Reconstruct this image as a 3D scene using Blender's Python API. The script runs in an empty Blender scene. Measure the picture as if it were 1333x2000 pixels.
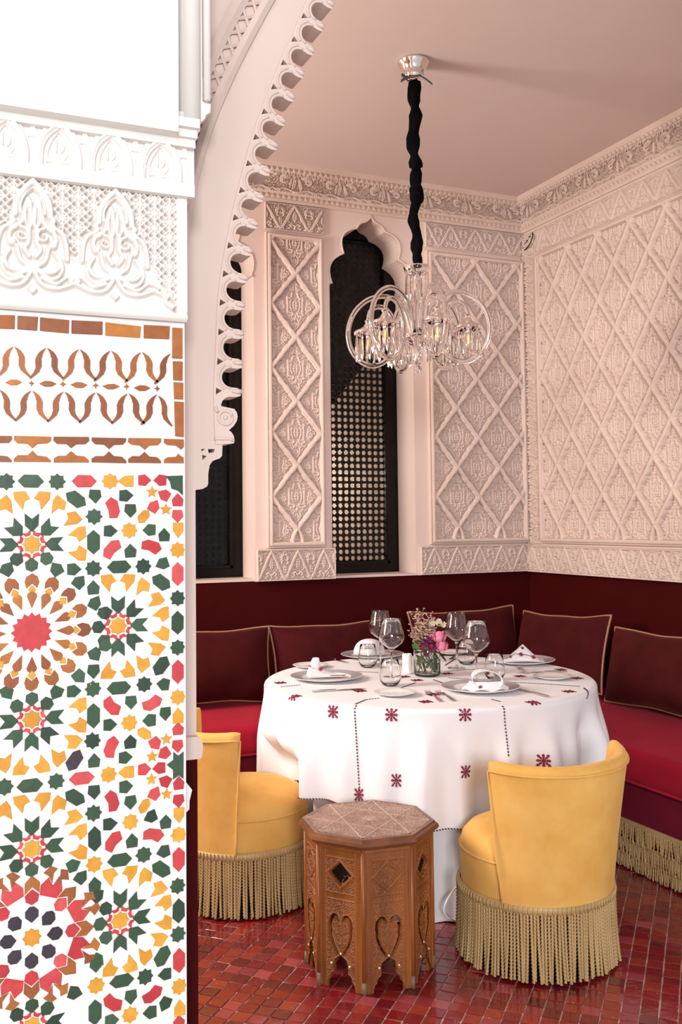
import bpy, bmesh, math, random
import numpy as np
from mathutils import Vector, Matrix

random.seed(7)
RNG = np.random.default_rng(7)
scene = bpy.context.scene
COL = scene.collection
PI = math.pi

# ------------------------------------------------------------------ camera
EYE = 1.45
F_PX, CAM_YAW, CAM_PITCH, CAM_ROLL, PP_Y = 1897.9, math.radians(23.97), math.radians(2.833), math.radians(-0.648), 924.7
_fw = np.array([math.sin(CAM_YAW)*math.cos(CAM_PITCH), math.cos(CAM_YAW)*math.cos(CAM_PITCH), math.sin(CAM_PITCH)])
_r0 = np.array([math.cos(CAM_YAW), -math.sin(CAM_YAW), 0.0])
_u0 = np.cross(_r0, _fw)
_rt = math.cos(CAM_ROLL)*_r0 + math.sin(CAM_ROLL)*_u0
_up = -math.sin(CAM_ROLL)*_r0 + math.cos(CAM_ROLL)*_u0
cam_data = bpy.data.cameras.new('camera')
cam = bpy.data.objects.new('camera', cam_data)
COL.objects.link(cam)
cam.matrix_world = Matrix(((_rt[0], _up[0], -_fw[0], 0), (_rt[1], _up[1], -_fw[1], 0), (_rt[2], _up[2], -_fw[2], EYE), (0, 0, 0, 1)))
cam_data.sensor_fit = 'VERTICAL'
cam_data.sensor_height = 36.0
cam_data.lens = F_PX/2000*36.0
cam_data.shift_y = -(1000.0-PP_Y)/2000.0
cam_data.clip_start = 0.05
scene.camera = cam

def ray(x, y):
    return _fw + _rt*(x-666.5)/F_PX - _up*(y-PP_Y)/F_PX
def on_y(x, y, Y):
    d = ray(x, y); return np.array([0, 0, EYE]) + d*(Y/d[1])
def on_x(x, y, X):
    d = ray(x, y); return np.array([0, 0, EYE]) + d*(X/d[0])
def on_z(x, y, z):
    d = ray(x, y); return np.array([0, 0, EYE]) + d*((z-EYE)/d[2])

# ------------------------------------------------------------------ light, sky, exposure
scene.view_settings.view_transform = 'Standard'
scene.view_settings.look = 'None'
scene.view_settings.gamma = 1.0
scene.view_settings.use_curve_mapping = False
scene.view_settings.exposure = 0.0
world = bpy.data.worlds.new('sky')
scene.world = world
world.use_nodes = True
wn = world.node_tree.nodes; wl = world.node_tree.links
bg = wn['Background']
bg.inputs['Color'].default_value = (0.95, 0.97, 1.0, 1)
bg.inputs['Strength'].default_value = 0.58

def area_light(name, loc, target, sx, sy, power, color):
    d = bpy.data.lights.new(name, 'AREA'); d.shape = 'RECTANGLE'; d.size = sx; d.size_y = sy
    d.energy = power; d.color = color
    o = bpy.data.objects.new(name, d); COL.objects.link(o)
    o.location = loc
    o.rotation_euler = (Vector(target)-Vector(loc)).to_track_quat('-Z', 'Y').to_euler()
    return o
# daylight falling into the courtyard in front of the arch, from the upper left
area_light('courtyard_daylight', (-2.6, -2.2, 4.2), (1.0, 2.6, 1.3), 1.2, 1.2, 62, (1.0, 0.955, 0.91))
# added area lamp before the closed left wall, brightening the alcove from the left
area_light('side_fill', (-0.92, 4.05, 2.05), (2.4, 4.1, 1.35), 0.9, 1.3, 150, (1.0, 0.935, 0.86))
area_light('arch_daylight', (-2.0, -6.5, 2.9), (2.3, 4.0, 1.6), 1.6, 1.8, 560, (0.97, 0.965, 1.0))

# ------------------------------------------------------------------ materials
def new_mat(name):
    m = bpy.data.materials.new(name); m.use_nodes = True
    nt = m.node_tree; b = nt.nodes['Principled BSDF']
    return m, nt, b
def N(nt, kind, **kw):
    n = nt.nodes.new(kind)
    for k, v in kw.items():
        if k in n.inputs: n.inputs[k].default_value = v
        else: setattr(n, k, v)
    return n
def L(nt, a, b): nt.links.new(a, b)
def rgb(c): return (c[0], c[1], c[2], 1.0)

def noise_mat(name, base, dark=None, scale=8.0, rough=0.6, bump=0.0, bscale=None, metallic=0.0, sheen=0.0, sheen_tint=None, spec=0.5, lo=0.35, hi=0.7, coat=0.0, stretch=None, rough2=None):
    m, nt, b = new_mat(name)
    tc = N(nt, 'ShaderNodeTexCoord')
    src = tc.outputs['Object']
    if stretch:
        mp = N(nt, 'ShaderNodeMapping'); mp.inputs['Scale'].default_value = stretch
        L(nt, src, mp.inputs['Vector']); src = mp.outputs['Vector']
    no = N(nt, 'ShaderNodeTexNoise', Scale=scale, Detail=5.0, Roughness=0.6)
    L(nt, src, no.inputs['Vector'])
    cr = N(nt, 'ShaderNodeValToRGB')
    cr.color_ramp.elements[0].position = lo; cr.color_ramp.elements[1].position = hi
    cr.color_ramp.elements[0].color = rgb(dark if dark else [c*0.85 for c in base]); cr.color_ramp.elements[1].color = rgb(base)
    L(nt, no.outputs['Fac'], cr.inputs['Fac']); L(nt, cr.outputs['Color'], b.inputs['Base Color'])
    b.inputs['Roughness'].default_value = rough; b.inputs['Metallic'].default_value = metallic
    b.inputs['Specular IOR Level'].default_value = spec
    if rough2 is not None:
        mr = N(nt, 'ShaderNodeMapRange'); mr.inputs['To Min'].default_value = rough; mr.inputs['To Max'].default_value = rough2
        L(nt, no.outputs['Fac'], mr.inputs['Value']); L(nt, mr.outputs['Result'], b.inputs['Roughness'])
    if sheen:
        b.inputs['Sheen Weight'].default_value = sheen; b.inputs['Sheen Roughness'].default_value = 0.35
        b.inputs['Sheen Tint'].default_value = rgb(sheen_tint or base)
    if coat:
        b.inputs['Coat Weight'].default_value = coat; b.inputs['Coat Roughness'].default_value = 0.08
    if bump:
        n2 = N(nt, 'ShaderNodeTexNoise', Scale=bscale or scale*8, Detail=4.0)
        L(nt, src, n2.inputs['Vector'])
        bp = N(nt, 'ShaderNodeBump', Strength=bump, Distance=0.004)
        L(nt, n2.outputs['Fac'], bp.inputs['Height']); L(nt, bp.outputs['Normal'], b.inputs['Normal'])
    return m

def tile_mat(name, cols, rough=0.25, coat=0.3, bump=0.15, spots=None):
    """glazed tile: one colour out of a ramp per tile (object or loose island), mottled glaze"""
    m, nt, b = new_mat(name)
    oi = N(nt, 'ShaderNodeObjectInfo'); ge = N(nt, 'ShaderNodeNewGeometry')
    ad = N(nt, 'ShaderNodeMath', operation='ADD'); fr = N(nt, 'ShaderNodeMath', operation='FRACT')
    L(nt, oi.outputs['Random'], ad.inputs[0]); L(nt, ge.outputs['Random Per Island'], ad.inputs[1]); L(nt, ad.outputs[0], fr.inputs[0])
    cr = N(nt, 'ShaderNodeValToRGB'); cr.color_ramp.interpolation = 'LINEAR'
    e = cr.color_ramp.elements
    while len(e) < len(cols): e.new(0.5)
    for i, c in enumerate(cols):
        e[i].position = i/max(1, len(cols)-1); e[i].color = rgb(c)
    L(nt, fr.outputs[0], cr.inputs['Fac'])
    no = N(nt, 'ShaderNodeTexNoise', Scale=55.0, Detail=4.0)
    L(nt, ge.outputs['Position'], no.inputs['Vector'])
    mr = N(nt, 'ShaderNodeMapRange'); mr.inputs['To Min'].default_value = 0.72; mr.inputs['To Max'].default_value = 1.25
    L(nt, no.outputs['Fac'], mr.inputs['Value'])
    mx = N(nt, 'ShaderNodeMix', data_type='RGBA', blend_type='MULTIPLY'); mx.inputs['Factor'].default_value = 1.0
    L(nt, cr.outputs['Color'], mx.inputs['A']); L(nt, mr.outputs['Result'], mx.inputs['B'])
    out = mx.outputs['Result']
    if spots:
        vo = N(nt, 'ShaderNodeTexNoise', Scale=95.0, Detail=2.0)
        L(nt, ge.outputs['Position'], vo.inputs['Vector'])
        gt = N(nt, 'ShaderNodeMapRange'); gt.inputs['From Min'].default_value = spots[0]; gt.inputs['From Max'].default_value = spots[0]+0.02
        L(nt, vo.outputs['Fac'], gt.inputs['Value'])
        m2 = N(nt, 'ShaderNodeMix', data_type='RGBA'); m2.inputs['B'].default_value = rgb(spots[1])
        L(nt, gt.outputs['Result'], m2.inputs['Factor']); L(nt, out, m2.inputs['A']); out = m2.outputs['Result']
    L(nt, out, b.inputs['Base Color'])
    b.inputs['Roughness'].default_value = rough
    b.inputs['Coat Weight'].default_value = coat; b.inputs['Coat Roughness'].default_value = 0.06
    if bump:
        n2 = N(nt, 'ShaderNodeTexNoise', Scale=38.0, Detail=3.0)
        L(nt, ge.outputs['Position'], n2.inputs['Vector'])
        bp = N(nt, 'ShaderNodeBump', Strength=bump, Distance=0.004)
        L(nt, n2.outputs['Fac'], bp.inputs['Height']); L(nt, bp.outputs['Normal'], b.inputs['Normal'])
        L(nt, bp.outputs['Normal'], b.inputs['Coat Normal'])
    return m

def glass_mat(name, col=(1, 1, 1), rough=0.0, ior=1.45):
    m, nt, b = new_mat(name)
    b.inputs['Base Color'].default_value = rgb(col); b.inputs['Transmission Weight'].default_value = 1.0
    b.inputs['Roughness'].default_value = rough; b.inputs['IOR'].default_value = ior
    return m

M = {}
M['plaster'] = noise_mat('plaster_rose', (0.70, 0.555, 0.495), (0.66, 0.515, 0.455), 2.2, 0.75, 0.12, 26, spec=0.25)
M['plaster_carved'] = noise_mat('plaster_carved', (0.68, 0.535, 0.470), (0.60, 0.46, 0.395), 3.0, 0.8, 0.06, 60, spec=0.2)
M['plaster_white'] = noise_mat('plaster_white', (0.82, 0.775, 0.735), (0.78, 0.73, 0.685), 3.0, 0.7, 0.08, 30, spec=0.3)
M['ceiling'] = noise_mat('ceiling_paint', (0.66, 0.535, 0.49), (0.64, 0.515, 0.47), 1.2, 0.7, 0.03, 12, spec=0.2)
M['dado'] = noise_mat('dado_paint', (0.052, 0.0030, 0.0034), (0.043, 0.0024, 0.003), 1.5, 0.6, 0.03, 20, spec=0.05)
M['wood_dark'] = noise_mat('wood_dark', (0.012, 0.008, 0.006), (0.007, 0.005, 0.004), 12, 0.6, 0.1, 40, spec=0.15)
M['grout'] = noise_mat('floor_grout', (0.62, 0.46, 0.40), (0.46, 0.27, 0.23), 30, 0.9, 0.2, 120)
M['floor_tile'] = tile_mat('floor_glaze', [(0.15, 0.007, 0.010), (0.23, 0.011, 0.013), (0.11, 0.006, 0.009), (0.27, 0.018, 0.014), (0.19, 0.009, 0.014), (0.31, 0.035, 0.02), (0.16, 0.007, 0.011), (0.38, 0.055, 0.065), (0.12, 0.006, 0.009)], 0.24, 0.5, 0.16, (0.73, (0.6, 0.42, 0.36)))
M['z_white'] = noise_mat('tile_white', (0.87, 0.84, 0.81), (0.82, 0.78, 0.745), 14, 0.4, 0.1, 40, spec=0.3)
M['z_green'] = tile_mat('tile_green', [(0.022, 0.062, 0.028), (0.035, 0.085, 0.04), (0.016, 0.04, 0.022), (0.045, 0.10, 0.055)], 0.42, 0.06, 0.15, (0.78, (0.7, 0.68, 0.62)))
M['z_red'] = tile_mat('tile_red', [(0.52, 0.03, 0.04), (0.62, 0.06, 0.06), (0.46, 0.022, 0.035), (0.66, 0.09, 0.085)], 0.42, 0.06, 0.15, (0.8, (0.8, 0.6, 0.55)))
M['z_yellow'] = tile_mat('tile_yellow', [(0.68, 0.30, 0.022), (0.74, 0.36, 0.04), (0.64, 0.26, 0.018)], 0.42, 0.06, 0.12)
M['z_brown'] = tile_mat('tile_brown', [(0.36, 0.105, 0.022), (0.22, 0.06, 0.018), (0.42, 0.13, 0.025), (0.28, 0.075, 0.02), (0.50, 0.17, 0.02)], 0.42, 0.06, 0.15)
M['z_black'] = tile_mat('tile_aubergine', [(0.02, 0.013, 0.02), (0.045, 0.03, 0.042), (0.03, 0.02, 0.03)], 0.42, 0.06, 0.15)
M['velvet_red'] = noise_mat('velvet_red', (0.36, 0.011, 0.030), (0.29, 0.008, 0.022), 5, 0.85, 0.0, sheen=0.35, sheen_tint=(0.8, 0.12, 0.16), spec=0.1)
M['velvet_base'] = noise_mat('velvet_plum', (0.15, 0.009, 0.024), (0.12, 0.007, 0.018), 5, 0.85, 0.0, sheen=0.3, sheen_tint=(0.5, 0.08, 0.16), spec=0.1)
M['velvet_cushion'] = noise_mat('velvet_maroon', (0.062, 0.0055, 0.0065), (0.042, 0.0035, 0.0045), 9, 0.85, 0.10, 30, sheen=0.30, sheen_tint=(0.45, 0.09, 0.08), spec=0.1)
M['velvet_yellow'] = noise_mat('velvet_yellow', (0.76, 0.44, 0.13), (0.67, 0.345, 0.078), 7, 0.8, 0.05, 25, sheen=0.45, sheen_tint=(0.95, 0.72, 0.35), spec=0.15)
M['gold'] = noise_mat('gold_cord', (0.52, 0.345, 0.155), (0.43, 0.275, 0.115), 9, 0.45, 0.0, spec=0.5)
M['piping'] = noise_mat('piping_cord', (0.36, 0.19, 0.10), (0.25, 0.12, 0.06), 120, 0.6)
M['cloth'] = noise_mat('linen_white', (0.80, 0.775, 0.79), (0.77, 0.745, 0.76), 3, 0.85, 0.03, 300, spec=0.15)
M['thread'] = noise_mat('thread_red', (0.26, 0.010, 0.045), (0.17, 0.008, 0.03), 90, 0.8)
M['thread_dark'] = noise_mat('thread_dark', (0.05, 0.02, 0.035), (0.03, 0.012, 0.02), 90, 0.8)
M['china'] = noise_mat('white_china', (0.86, 0.84, 0.82), (0.84, 0.82, 0.80), 3, 0.15, spec=0.5)
M['steel'] = noise_mat('polished_steel', (0.62, 0.61, 0.6), (0.55, 0.54, 0.53), 20, 0.15, metallic=1.0)
M['bounce_floor'] = noise_mat('pale_bounce_floor', (0.78, 0.74, 0.70), (0.70, 0.66, 0.62), 2, 0.4)
M['chrome'] = noise_mat('chrome', (0.85, 0.83, 0.81), (0.8, 0.78, 0.76), 20, 0.06, metallic=1.0)
M['pane'] = glass_mat('window_pane', (1, 1, 1), 0.0, 1.18)
M['glass'] = glass_mat('clear_glass')
M['crystal'] = glass_mat('crystal', (1.0, 0.985, 0.975), 0.0, 1.5)
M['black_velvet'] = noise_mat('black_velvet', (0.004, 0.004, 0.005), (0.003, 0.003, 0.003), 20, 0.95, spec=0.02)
M['ribbon'] = noise_mat('grey_ribbon', (0.13, 0.11, 0.11), (0.09, 0.075, 0.075), 20, 0.35)
M['wax'] = noise_mat('candle_wax', (0.88, 0.84, 0.76), (0.86, 0.82, 0.74), 10, 0.5)
M['bone'] = noise_mat('bone_inlay', (0.85, 0.79, 0.68), (0.78, 0.70, 0.58), 80, 0.35)
M['foot_worn'] = noise_mat('worn_wood', (0.23, 0.17, 0.12), (0.14, 0.09, 0.05), 40, 0.7, 0.2, 90)
M['stone_dark'] = noise_mat('back_passage', (0.36, 0.29, 0.26), (0.30, 0.24, 0.21), 4, 0.8)
M['shade_dark'] = noise_mat('dark_backing', (0.03, 0.027, 0.024), (0.022, 0.02, 0.018), 4, 0.8)  # near-black colour gives the unlit look behind the screens

# ------------------------------------------------------------------ mesh helpers
class MB:
    """collects vertices and faces of ONE mesh"""
    def __init__(s): s.v = []; s.f = []; s.mi = []; s.cur = 0
    def add(s, vs, fs):
        o = len(s.v); s.v.extend([tuple(map(float, p)) for p in vs])
        for f in fs: s.f.append(tuple(o+i for i in f)); s.mi.append(s.cur)
        return o
    def box(s, x0, x1, y0, y1, z0, z1):
        v = [(x0, y0, z0), (x1, y0, z0), (x1, y1, z0), (x0, y1, z0), (x0, y0, z1), (x1, y0, z1), (x1, y1, z1), (x0, y1, z1)]
        s.add(v, [(0, 3, 2, 1), (4, 5, 6, 7), (0, 1, 5, 4), (1, 2, 6, 5), (2, 3, 7, 6), (3, 0, 4, 7)])
    def lathe(s, prof, seg=24, c=(0, 0, 0), sx=1.0, sy=1.0, flute=0, famp=0.0):
        """prof: list of (r, z) from start to end; r == 0 closes with a pole"""
        rings = []; o = len(s.v)
        vs = []; idx = []
        for r, z in prof:
            if r <= 1e-7:
                idx.append([len(vs)]); vs.append((c[0], c[1], c[2]+z))
            else:
                row = []
                for k in range(seg):
                    a = 2*PI*k/seg
                    rr = r*(1+famp*math.cos(flute*a)) if flute else r
                    row.append(len(vs)); vs.append((c[0]+rr*math.cos(a)*sx, c[1]+rr*math.sin(a)*sy, c[2]+z))
                idx.append(row)
        fs = []
        for A, B in zip(idx[:-1], idx[1:]):
            if len(A) == 1 and len(B) == 1: continue
            for k in range(seg):
                k2 = (k+1) % seg
                if len(A) == 1: fs.append((A[0], B[k2], B[k]))
                elif len(B) == 1: fs.append((A[k], A[k2], B[0]))
                else: fs.append((A[k], A[k2], B[k2], B[k]))
        s.add(vs, fs)
    def tube(s, pts, r, sides=8, caps=True, closed=False, flat=1.0, twist=0.0, lobes=0, lamp=0.0, up=None):
        P = [np.array(p, float) for p in pts]; n = len(P)
        R = r if hasattr(r, '__len__') else [r]*n
        vs = []; fs = []
        T = []
        for i in range(n):
            if closed: t = P[(i+1) % n]-P[(i-1) % n]
            else: t = P[min(i+1, n-1)]-P[max(i-1, 0)]
            l = np.linalg.norm(t); T.append(t/l if l > 1e-12 else np.array([0, 0, 1.0]))
        ref = np.array(up, float) if up is not None else (np.array([0, 0, 1.0]) if abs(T[0][2]) < 0.9 else np.array([1.0, 0, 0]))
        nx = np.cross(ref, T[0]); nx /= np.linalg.norm(nx)
        for i in range(n):
            if up is not None:
                q = np.cross(ref, T[i]); l = np.linalg.norm(q)
                if l > 1e-6: nx = q/l
            else:
                nx = nx-T[i]*np.dot(nx, T[i]); nx /= max(1e-9, np.linalg.norm(nx))
            ny = np.cross(T[i], nx)
            for k in range(sides):
                a = 2*PI*k/sides
                rr = R[i]*(1+lamp*math.cos(lobes*(a)-twist*i)) if lobes else R[i]
                vs.append(P[i]+nx*math.cos(a)*rr+ny*math.sin(a)*rr*flat)
        m = n if closed else n-1
        for i in range(m):
            j = (i+1) % n
            for k in range(sides):
                k2 = (k+1) % sides
                fs.append((i*sides+k, i*sides+k2, j*sides+k2, j*sides+k))
        if caps and not closed:
            fs.append(tuple(reversed(range(sides)))); fs.append(tuple(range((n-1)*sides, n*sides)))
        s.add(vs, fs)
    def prism(s, poly, mapf, h0, h1, inset=0.0):
        """poly: 2D outline (convex or mildly concave), mapf(a,b,h)->xyz; faces at h1 (front) and h0"""
        P = [np.array(p, float) for p in poly]; n = len(P)
        c = sum(P)/n
        F = [c+(p-c)*(1-inset/max(1e-6, np.linalg.norm(p-c))) for p in P] if inset else P
        vs = [mapf(p[0], p[1], h0) for p in P]+[mapf(p[0], p[1], h1) for p in F]
        fs = [tuple(range(n, 2*n))]+[(i, (i+1) % n, n+(i+1) % n, n+i) for i in range(n)]
        s.add(vs, fs)
    def uvsphere(s, c, rx, ry, rz, seg=12, rings=8):
        prof = [(max(0.0, math.sin(PI*i/rings)), -math.cos(PI*i/rings)) for i in range(rings+1)]
        vs = []; o = MB()
        o.lathe([(p if 0 < i < rings else 0.0, z) for i, (p, z) in enumerate(prof)], seg)
        s.add([(c[0]+v[0]*rx, c[1]+v[1]*ry, c[2]+v[2]*rz) for v in o.v], o.f)

def mesh_np(name, V, Fq, mats, smooth=True, mi=None):
    me = bpy.data.meshes.new(name)
    V = np.asarray(V, np.float32)
    if isinstance(Fq, np.ndarray) and Fq.ndim == 2:
        nf, k = Fq.shape
        me.vertices.add(len(V)); me.vertices.foreach_set('co', V.ravel())
        me.loops.add(nf*k); me.loops.foreach_set('vertex_index', Fq.astype(np.int32).ravel())
        me.polygons.add(nf); me.polygons.foreach_set('loop_start', np.arange(0, nf*k, k, dtype=np.int32))
        me.update(calc_edges=True)
    else:
        me.from_pydata([tuple(v) for v in V.tolist()], [], Fq)
    for m in (mats if isinstance(mats, (list, tuple)) else [mats]): me.materials.append(m)
    if mi is not None: me.polygons.foreach_set('material_index', np.asarray(mi, np.int32))
    me.polygons.foreach_set('use_smooth', np.full(len(me.polygons), smooth))
    me.update()
    return me

def link(name, me, parent=None, kind=None, label=None):
    o = bpy.data.objects.new(name, me); COL.objects.link(o)
    if parent is not None: o.parent = parent
    if kind: o['kind'] = kind
    if label: o['label'] = label
    return o
def part(name, mb, mat, parent=None, smooth=False, kind=None, label=None, sharp=None):
    me = mesh_np(name, mb.v, mb.f, mat, smooth, mb.mi if isinstance(mat, (list, tuple)) and len(mat) > 1 else None)
    if smooth and sharp: me.set_sharp_from_angle(angle=math.radians(sharp))
    return link(name, me, parent, kind, label)
def thing(name, label, cat, loc=(0, 0, 0), rotz=0.0, group=None):
    o = bpy.data.objects.new(name, None); COL.objects.link(o)
    o.location = loc; o.rotation_euler = (0, 0, rotz); o.empty_display_size = 0.1
    o['label'] = label; o['category'] = cat
    if group: o['group'] = group
    return o
def tag(o, label, cat, group=None):
    o['label'] = label; o['category'] = cat
    if group: o['group'] = group
    return o
def dup(root, loc, rotz=None, label=None, group=None):
    r = root.copy(); COL.objects.link(r); r.location = loc
    if rotz is not None: r.rotation_euler = (0, 0, rotz)
    if label: r['label'] = label
    if group: r['group'] = group
    for ch in list(root.children):
        c = ch.copy(); COL.objects.link(c); c.parent = r
        for g in list(ch.children):
            d = g.copy(); COL.objects.link(d); d.parent = c
    return r
def struct(name, mb, mat, smooth=False):
    o = part(name, mb, mat, None, smooth); o['kind'] = 'structure'; return o

def catmull(pts, n=8, closed=False):
    P = [np.array(p, float) for p in pts]; out = []; m = len(P)
    rng = range(m) if closed else range(m-1)
    for i in rng:
        if closed: a, b, c, d = P[(i-1) % m], P[i], P[(i+1) % m], P[(i+2) % m]
        else: a, b, c, d = P[max(i-1, 0)], P[i], P[i+1], P[min(i+2, m-1)]
        for k in range(n):
            t = k/n
            out.append(0.5*((2*b)+(c-a)*t+(2*a-5*b+4*c-d)*t*t+(3*b-a-3*c+d)*t**3))
    if not closed: out.append(P[-1])
    return out
def ss(x): x = np.clip(x, 0, 1); return x*x*(3-2*x)

def seg_dist(X, Z, pts, w):
    """distance to a polyline and the width interpolated along it"""
    best = np.full(X.shape, 1e9); bw = np.zeros(X.shape)
    W = w if hasattr(w, '__len__') else [w]*len(pts)
    for (a, b, wa, wb) in zip(pts[:-1], pts[1:], W[:-1], W[1:]):
        ax, az = a[0], a[1]; dx, dz = b[0]-ax, b[1]-az; l2 = dx*dx+dz*dz+1e-12
        t = np.clip(((X-ax)*dx+(Z-az)*dz)/l2, 0, 1)
        d = np.hypot(X-ax-t*dx, Z-az-t*dz)
        ww = wa+(wb-wa)*t
        q = d-ww
        k = q < best
        best = np.where(k, q, best); bw = np.where(k, ww, bw)
    return best, bw
class Relief:
    """height map over a 2D rectangle built by strokes and leaves (heights 0..1)"""
    def __init__(s, x0, x1, z0, z1, nx, nz):
        s.x0, s.x1, s.z0, s.z1, s.nx, s.nz = x0, x1, z0, z1, nx, nz
        s.X, s.Z = np.meshgrid(np.linspace(x0, x1, nx), np.linspace(z0, z1, nz))
        s.H = np.zeros_like(s.X)
    def _win(s, pts, m):
        P = np.array([(p[0], p[1]) for p in pts])
        i0 = int(np.clip((P[:, 0].min()-m-s.x0)/(s.x1-s.x0)*(s.nx-1), 0, s.nx-1)); i1 = int(np.clip((P[:, 0].max()+m-s.x0)/(s.x1-s.x0)*(s.nx-1)+2, 0, s.nx))
        j0 = int(np.clip((P[:, 1].min()-m-s.z0)/(s.z1-s.z0)*(s.nz-1), 0, s.nz-1)); j1 = int(np.clip((P[:, 1].max()+m-s.z0)/(s.z1-s.z0)*(s.nz-1)+2, 0, s.nz))
        return slice(j0, j1), slice(i0, i1)
    def stroke(s, pts, w, h=1.0, soft=None, groove=0.0, n=6, smooth=True):
        if smooth and len(pts) > 2:
            W = w if hasattr(w, '__len__') else [w]*len(pts)
            pw = catmull([(p[0], p[1], q) for p, q in zip(pts, W)], n); pts = [(p[0], p[1]) for p in pw]; W = [max(p[2], 1e-5) for p in pw]
        else: W = w if hasattr(w, '__len__') else [w]*len(pts)
        mw = max(W); soft = soft or mw*0.8
        sl = s._win(pts, mw+soft)
        X, Z = s.X[sl], s.Z[sl]
        if X.size == 0: return
        d, bw = seg_dist(X, Z, pts, W)
        hh = h*ss(-d/soft+0.5)
        if groove: hh = hh*(1-groove*ss(1-(d+bw)/(bw*0.45+1e-6)))
        s.H[sl] = np.maximum(s.H[sl], hh)
    def mirror(s, f):
        f(1); f(-1)
    def leaf(s, a, b, w, h=1.0, veins=3, soft=None, bend=0.0):
        """pointed leaf from a to b, half width w, with a mid groove and slanting veins"""
        a = np.array(a, float); b = np.array(b, float); d = b-a; Ln = np.linalg.norm(d); d /= Ln; nrm = np.array([-d[1], d[0]])
        sl = s._win([a, b, a+nrm*w*2, a-nrm*w*2, b+nrm*w*2, b-nrm*w*2], w)
        X, Z = s.X[sl]-a[0], s.Z[sl]-a[1]
        if X.size == 0: return
        t = (X*d[0]+Z*d[1])/Ln; u = X*nrm[0]+Z*nrm[1]-bend*np.sin(np.clip(t, 0, 1)*PI)*w
        prof = w*np.where((t > 0) & (t < 1), np.sin(np.clip(t, 0, 1)**0.8*PI)**0.8, -0.2)
        soft = soft or w*0.3
        hh = h*ss((prof-np.abs(u))/soft)
        g = 1-0.80*np.exp(-(u/(0.17*w))**2)
        if veins: g = g*(1-0.75*(0.5+0.5*np.cos((t*veins*2+np.abs(u)/w*0.9)*PI))**2*(np.abs(u) > 0.12*w))
        s.H[sl] = np.maximum(s.H[sl], hh*g)
    def spiral(s, c, r, turns, w, h=1.0, a0=0.0, sgn=1):
        pts = []; W = []
        nn = int(14*turns)+4
        for i in range(nn):
            t = i/(nn-1); rr = r*(1-t)**0.9+0.06*r; a = a0+sgn*turns*2*PI*t
            pts.append((c[0]+rr*math.cos(a), c[1]+rr*math.sin(a))); W.append(w*(1-0.45*t))
        s.stroke(pts, W, h, smooth=False, soft=w*0.9)
    def dot(s, c, r, h=1.0): s.stroke([c, (c[0]+1e-4, c[1])], r, h, smooth=False, soft=r*0.7)
    def poly(s, pts, h=1.0, soft=0.004):
        sl = s._win(pts, soft); X, Z = s.X[sl], s.Z[sl]
        ins = np.zeros(X.shape, bool); n = len(pts)
        for i in range(n):
            x1, z1 = pts[i][:2]; x2, z2 = pts[(i+1) % n][:2]
            if z1 == z2: continue
            ins ^= ((z1 > Z) != (z2 > Z)) & (X < (x2-x1)*(Z-z1)/(z2-z1)+x1)
        d, _ = seg_dist(X, Z, list(pts)+[pts[0]], 0.0)
        sd = np.where(ins, d, -d)
        s.H[sl] = np.maximum(s.H[sl], h*ss(sd/soft+0.5))
        return sl, sd
    def fill(s, n, ln, w, seed=0, gap=0.0012, h=0.9, wrap=False):
        """small leaves wherever the ground is still bare"""
        r = random.Random(seed)
        for k in range(n):
            x, z = r.uniform(s.x0, s.x1), r.uniform(s.z0, s.z1); L_ = ln*r.uniform(0.55, 1.1); a = r.choice((0.6, 0.9, 1.2, 1.57, 1.9, 2.2, 2.5))+r.uniform(-0.2, 0.2)
            d = (math.cos(a)*L_/2, math.sin(a)*L_/2); ok = True
            for t in (-1, -0.5, 0, 0.5, 1):
                for o in (-1, 0, 1):
                    px, pz = x+d[0]*t-math.sin(a)*o*(w*0.8+gap), z+d[1]*t+math.cos(a)*o*(w*0.8+gap)
                    i = int((px-s.x0)/(s.x1-s.x0)*(s.nx-1)+0.5); j = int((pz-s.z0)/(s.z1-s.z0)*(s.nz-1)+0.5)
                    if 0 <= i < s.nx and 0 <= j < s.nz and s.H[j, i] > 0.12: ok = False; break
                if not ok: break
            if ok: s.leaf((x-d[0], z-d[1]), (x+d[0], z+d[1]), w, h, 0, soft=w*0.7)
    def sample(s, X, Z):
        fx = np.clip((X-s.x0)/(s.x1-s.x0)*(s.nx-1), 0, s.nx-1.001); fz = np.clip((Z-s.z0)/(s.z1-s.z0)*(s.nz-1), 0, s.nz-1.001)
        i = fx.astype(int); j = fz.astype(int); a = fx-i; b = fz-j; H = s.H
        return (H[j, i]*(1-a)+H[j, i+1]*a)*(1-b)+(H[j+1, i]*(1-a)+H[j+1, i+1]*a)*b

def height_mesh(name, S, Z, Hh, mapf, mat, parent=None, keep=None, skirt=False, smooth=True, kind=None):
    """S, Z 2D grids, Hh heights; mapf(s,z,h)->(x,y,z) arrays; keep: face mask"""
    nz, ns = S.shape
    x, y, z = mapf(S, Z, Hh)
    V = np.stack([np.broadcast_to(x, S.shape).ravel(), np.broadcast_to(y, S.shape).ravel(), np.broadcast_to(z, S.shape).ravel()], 1)
    j, i = np.meshgrid(np.arange(nz-1), np.arange(ns-1), indexing='ij')
    a = (j*ns+i); Fq = np.stack([a, a+1, a+ns+1, a+ns], -1)
    if keep is not None: Fq = Fq[keep]
    Fq = Fq.reshape(-1, 4)
    if keep is not None:
        used = np.unique(Fq); remap = np.full(len(V), -1); remap[used] = np.arange(len(used)); V = V[used]; Fq = remap[Fq]
    me = mesh_np(name, V, Fq, mat, smooth)
    return link(name, me, parent, kind)
def grid(s0, s1, z0, z1, ds, dz=None):
    dz = dz or ds
    return np.meshgrid(np.linspace(s0, s1, max(2, int(round((s1-s0)/ds))+1)), np.linspace(z0, z1, max(2, int(round((z1-z0)/dz))+1)))

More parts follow.
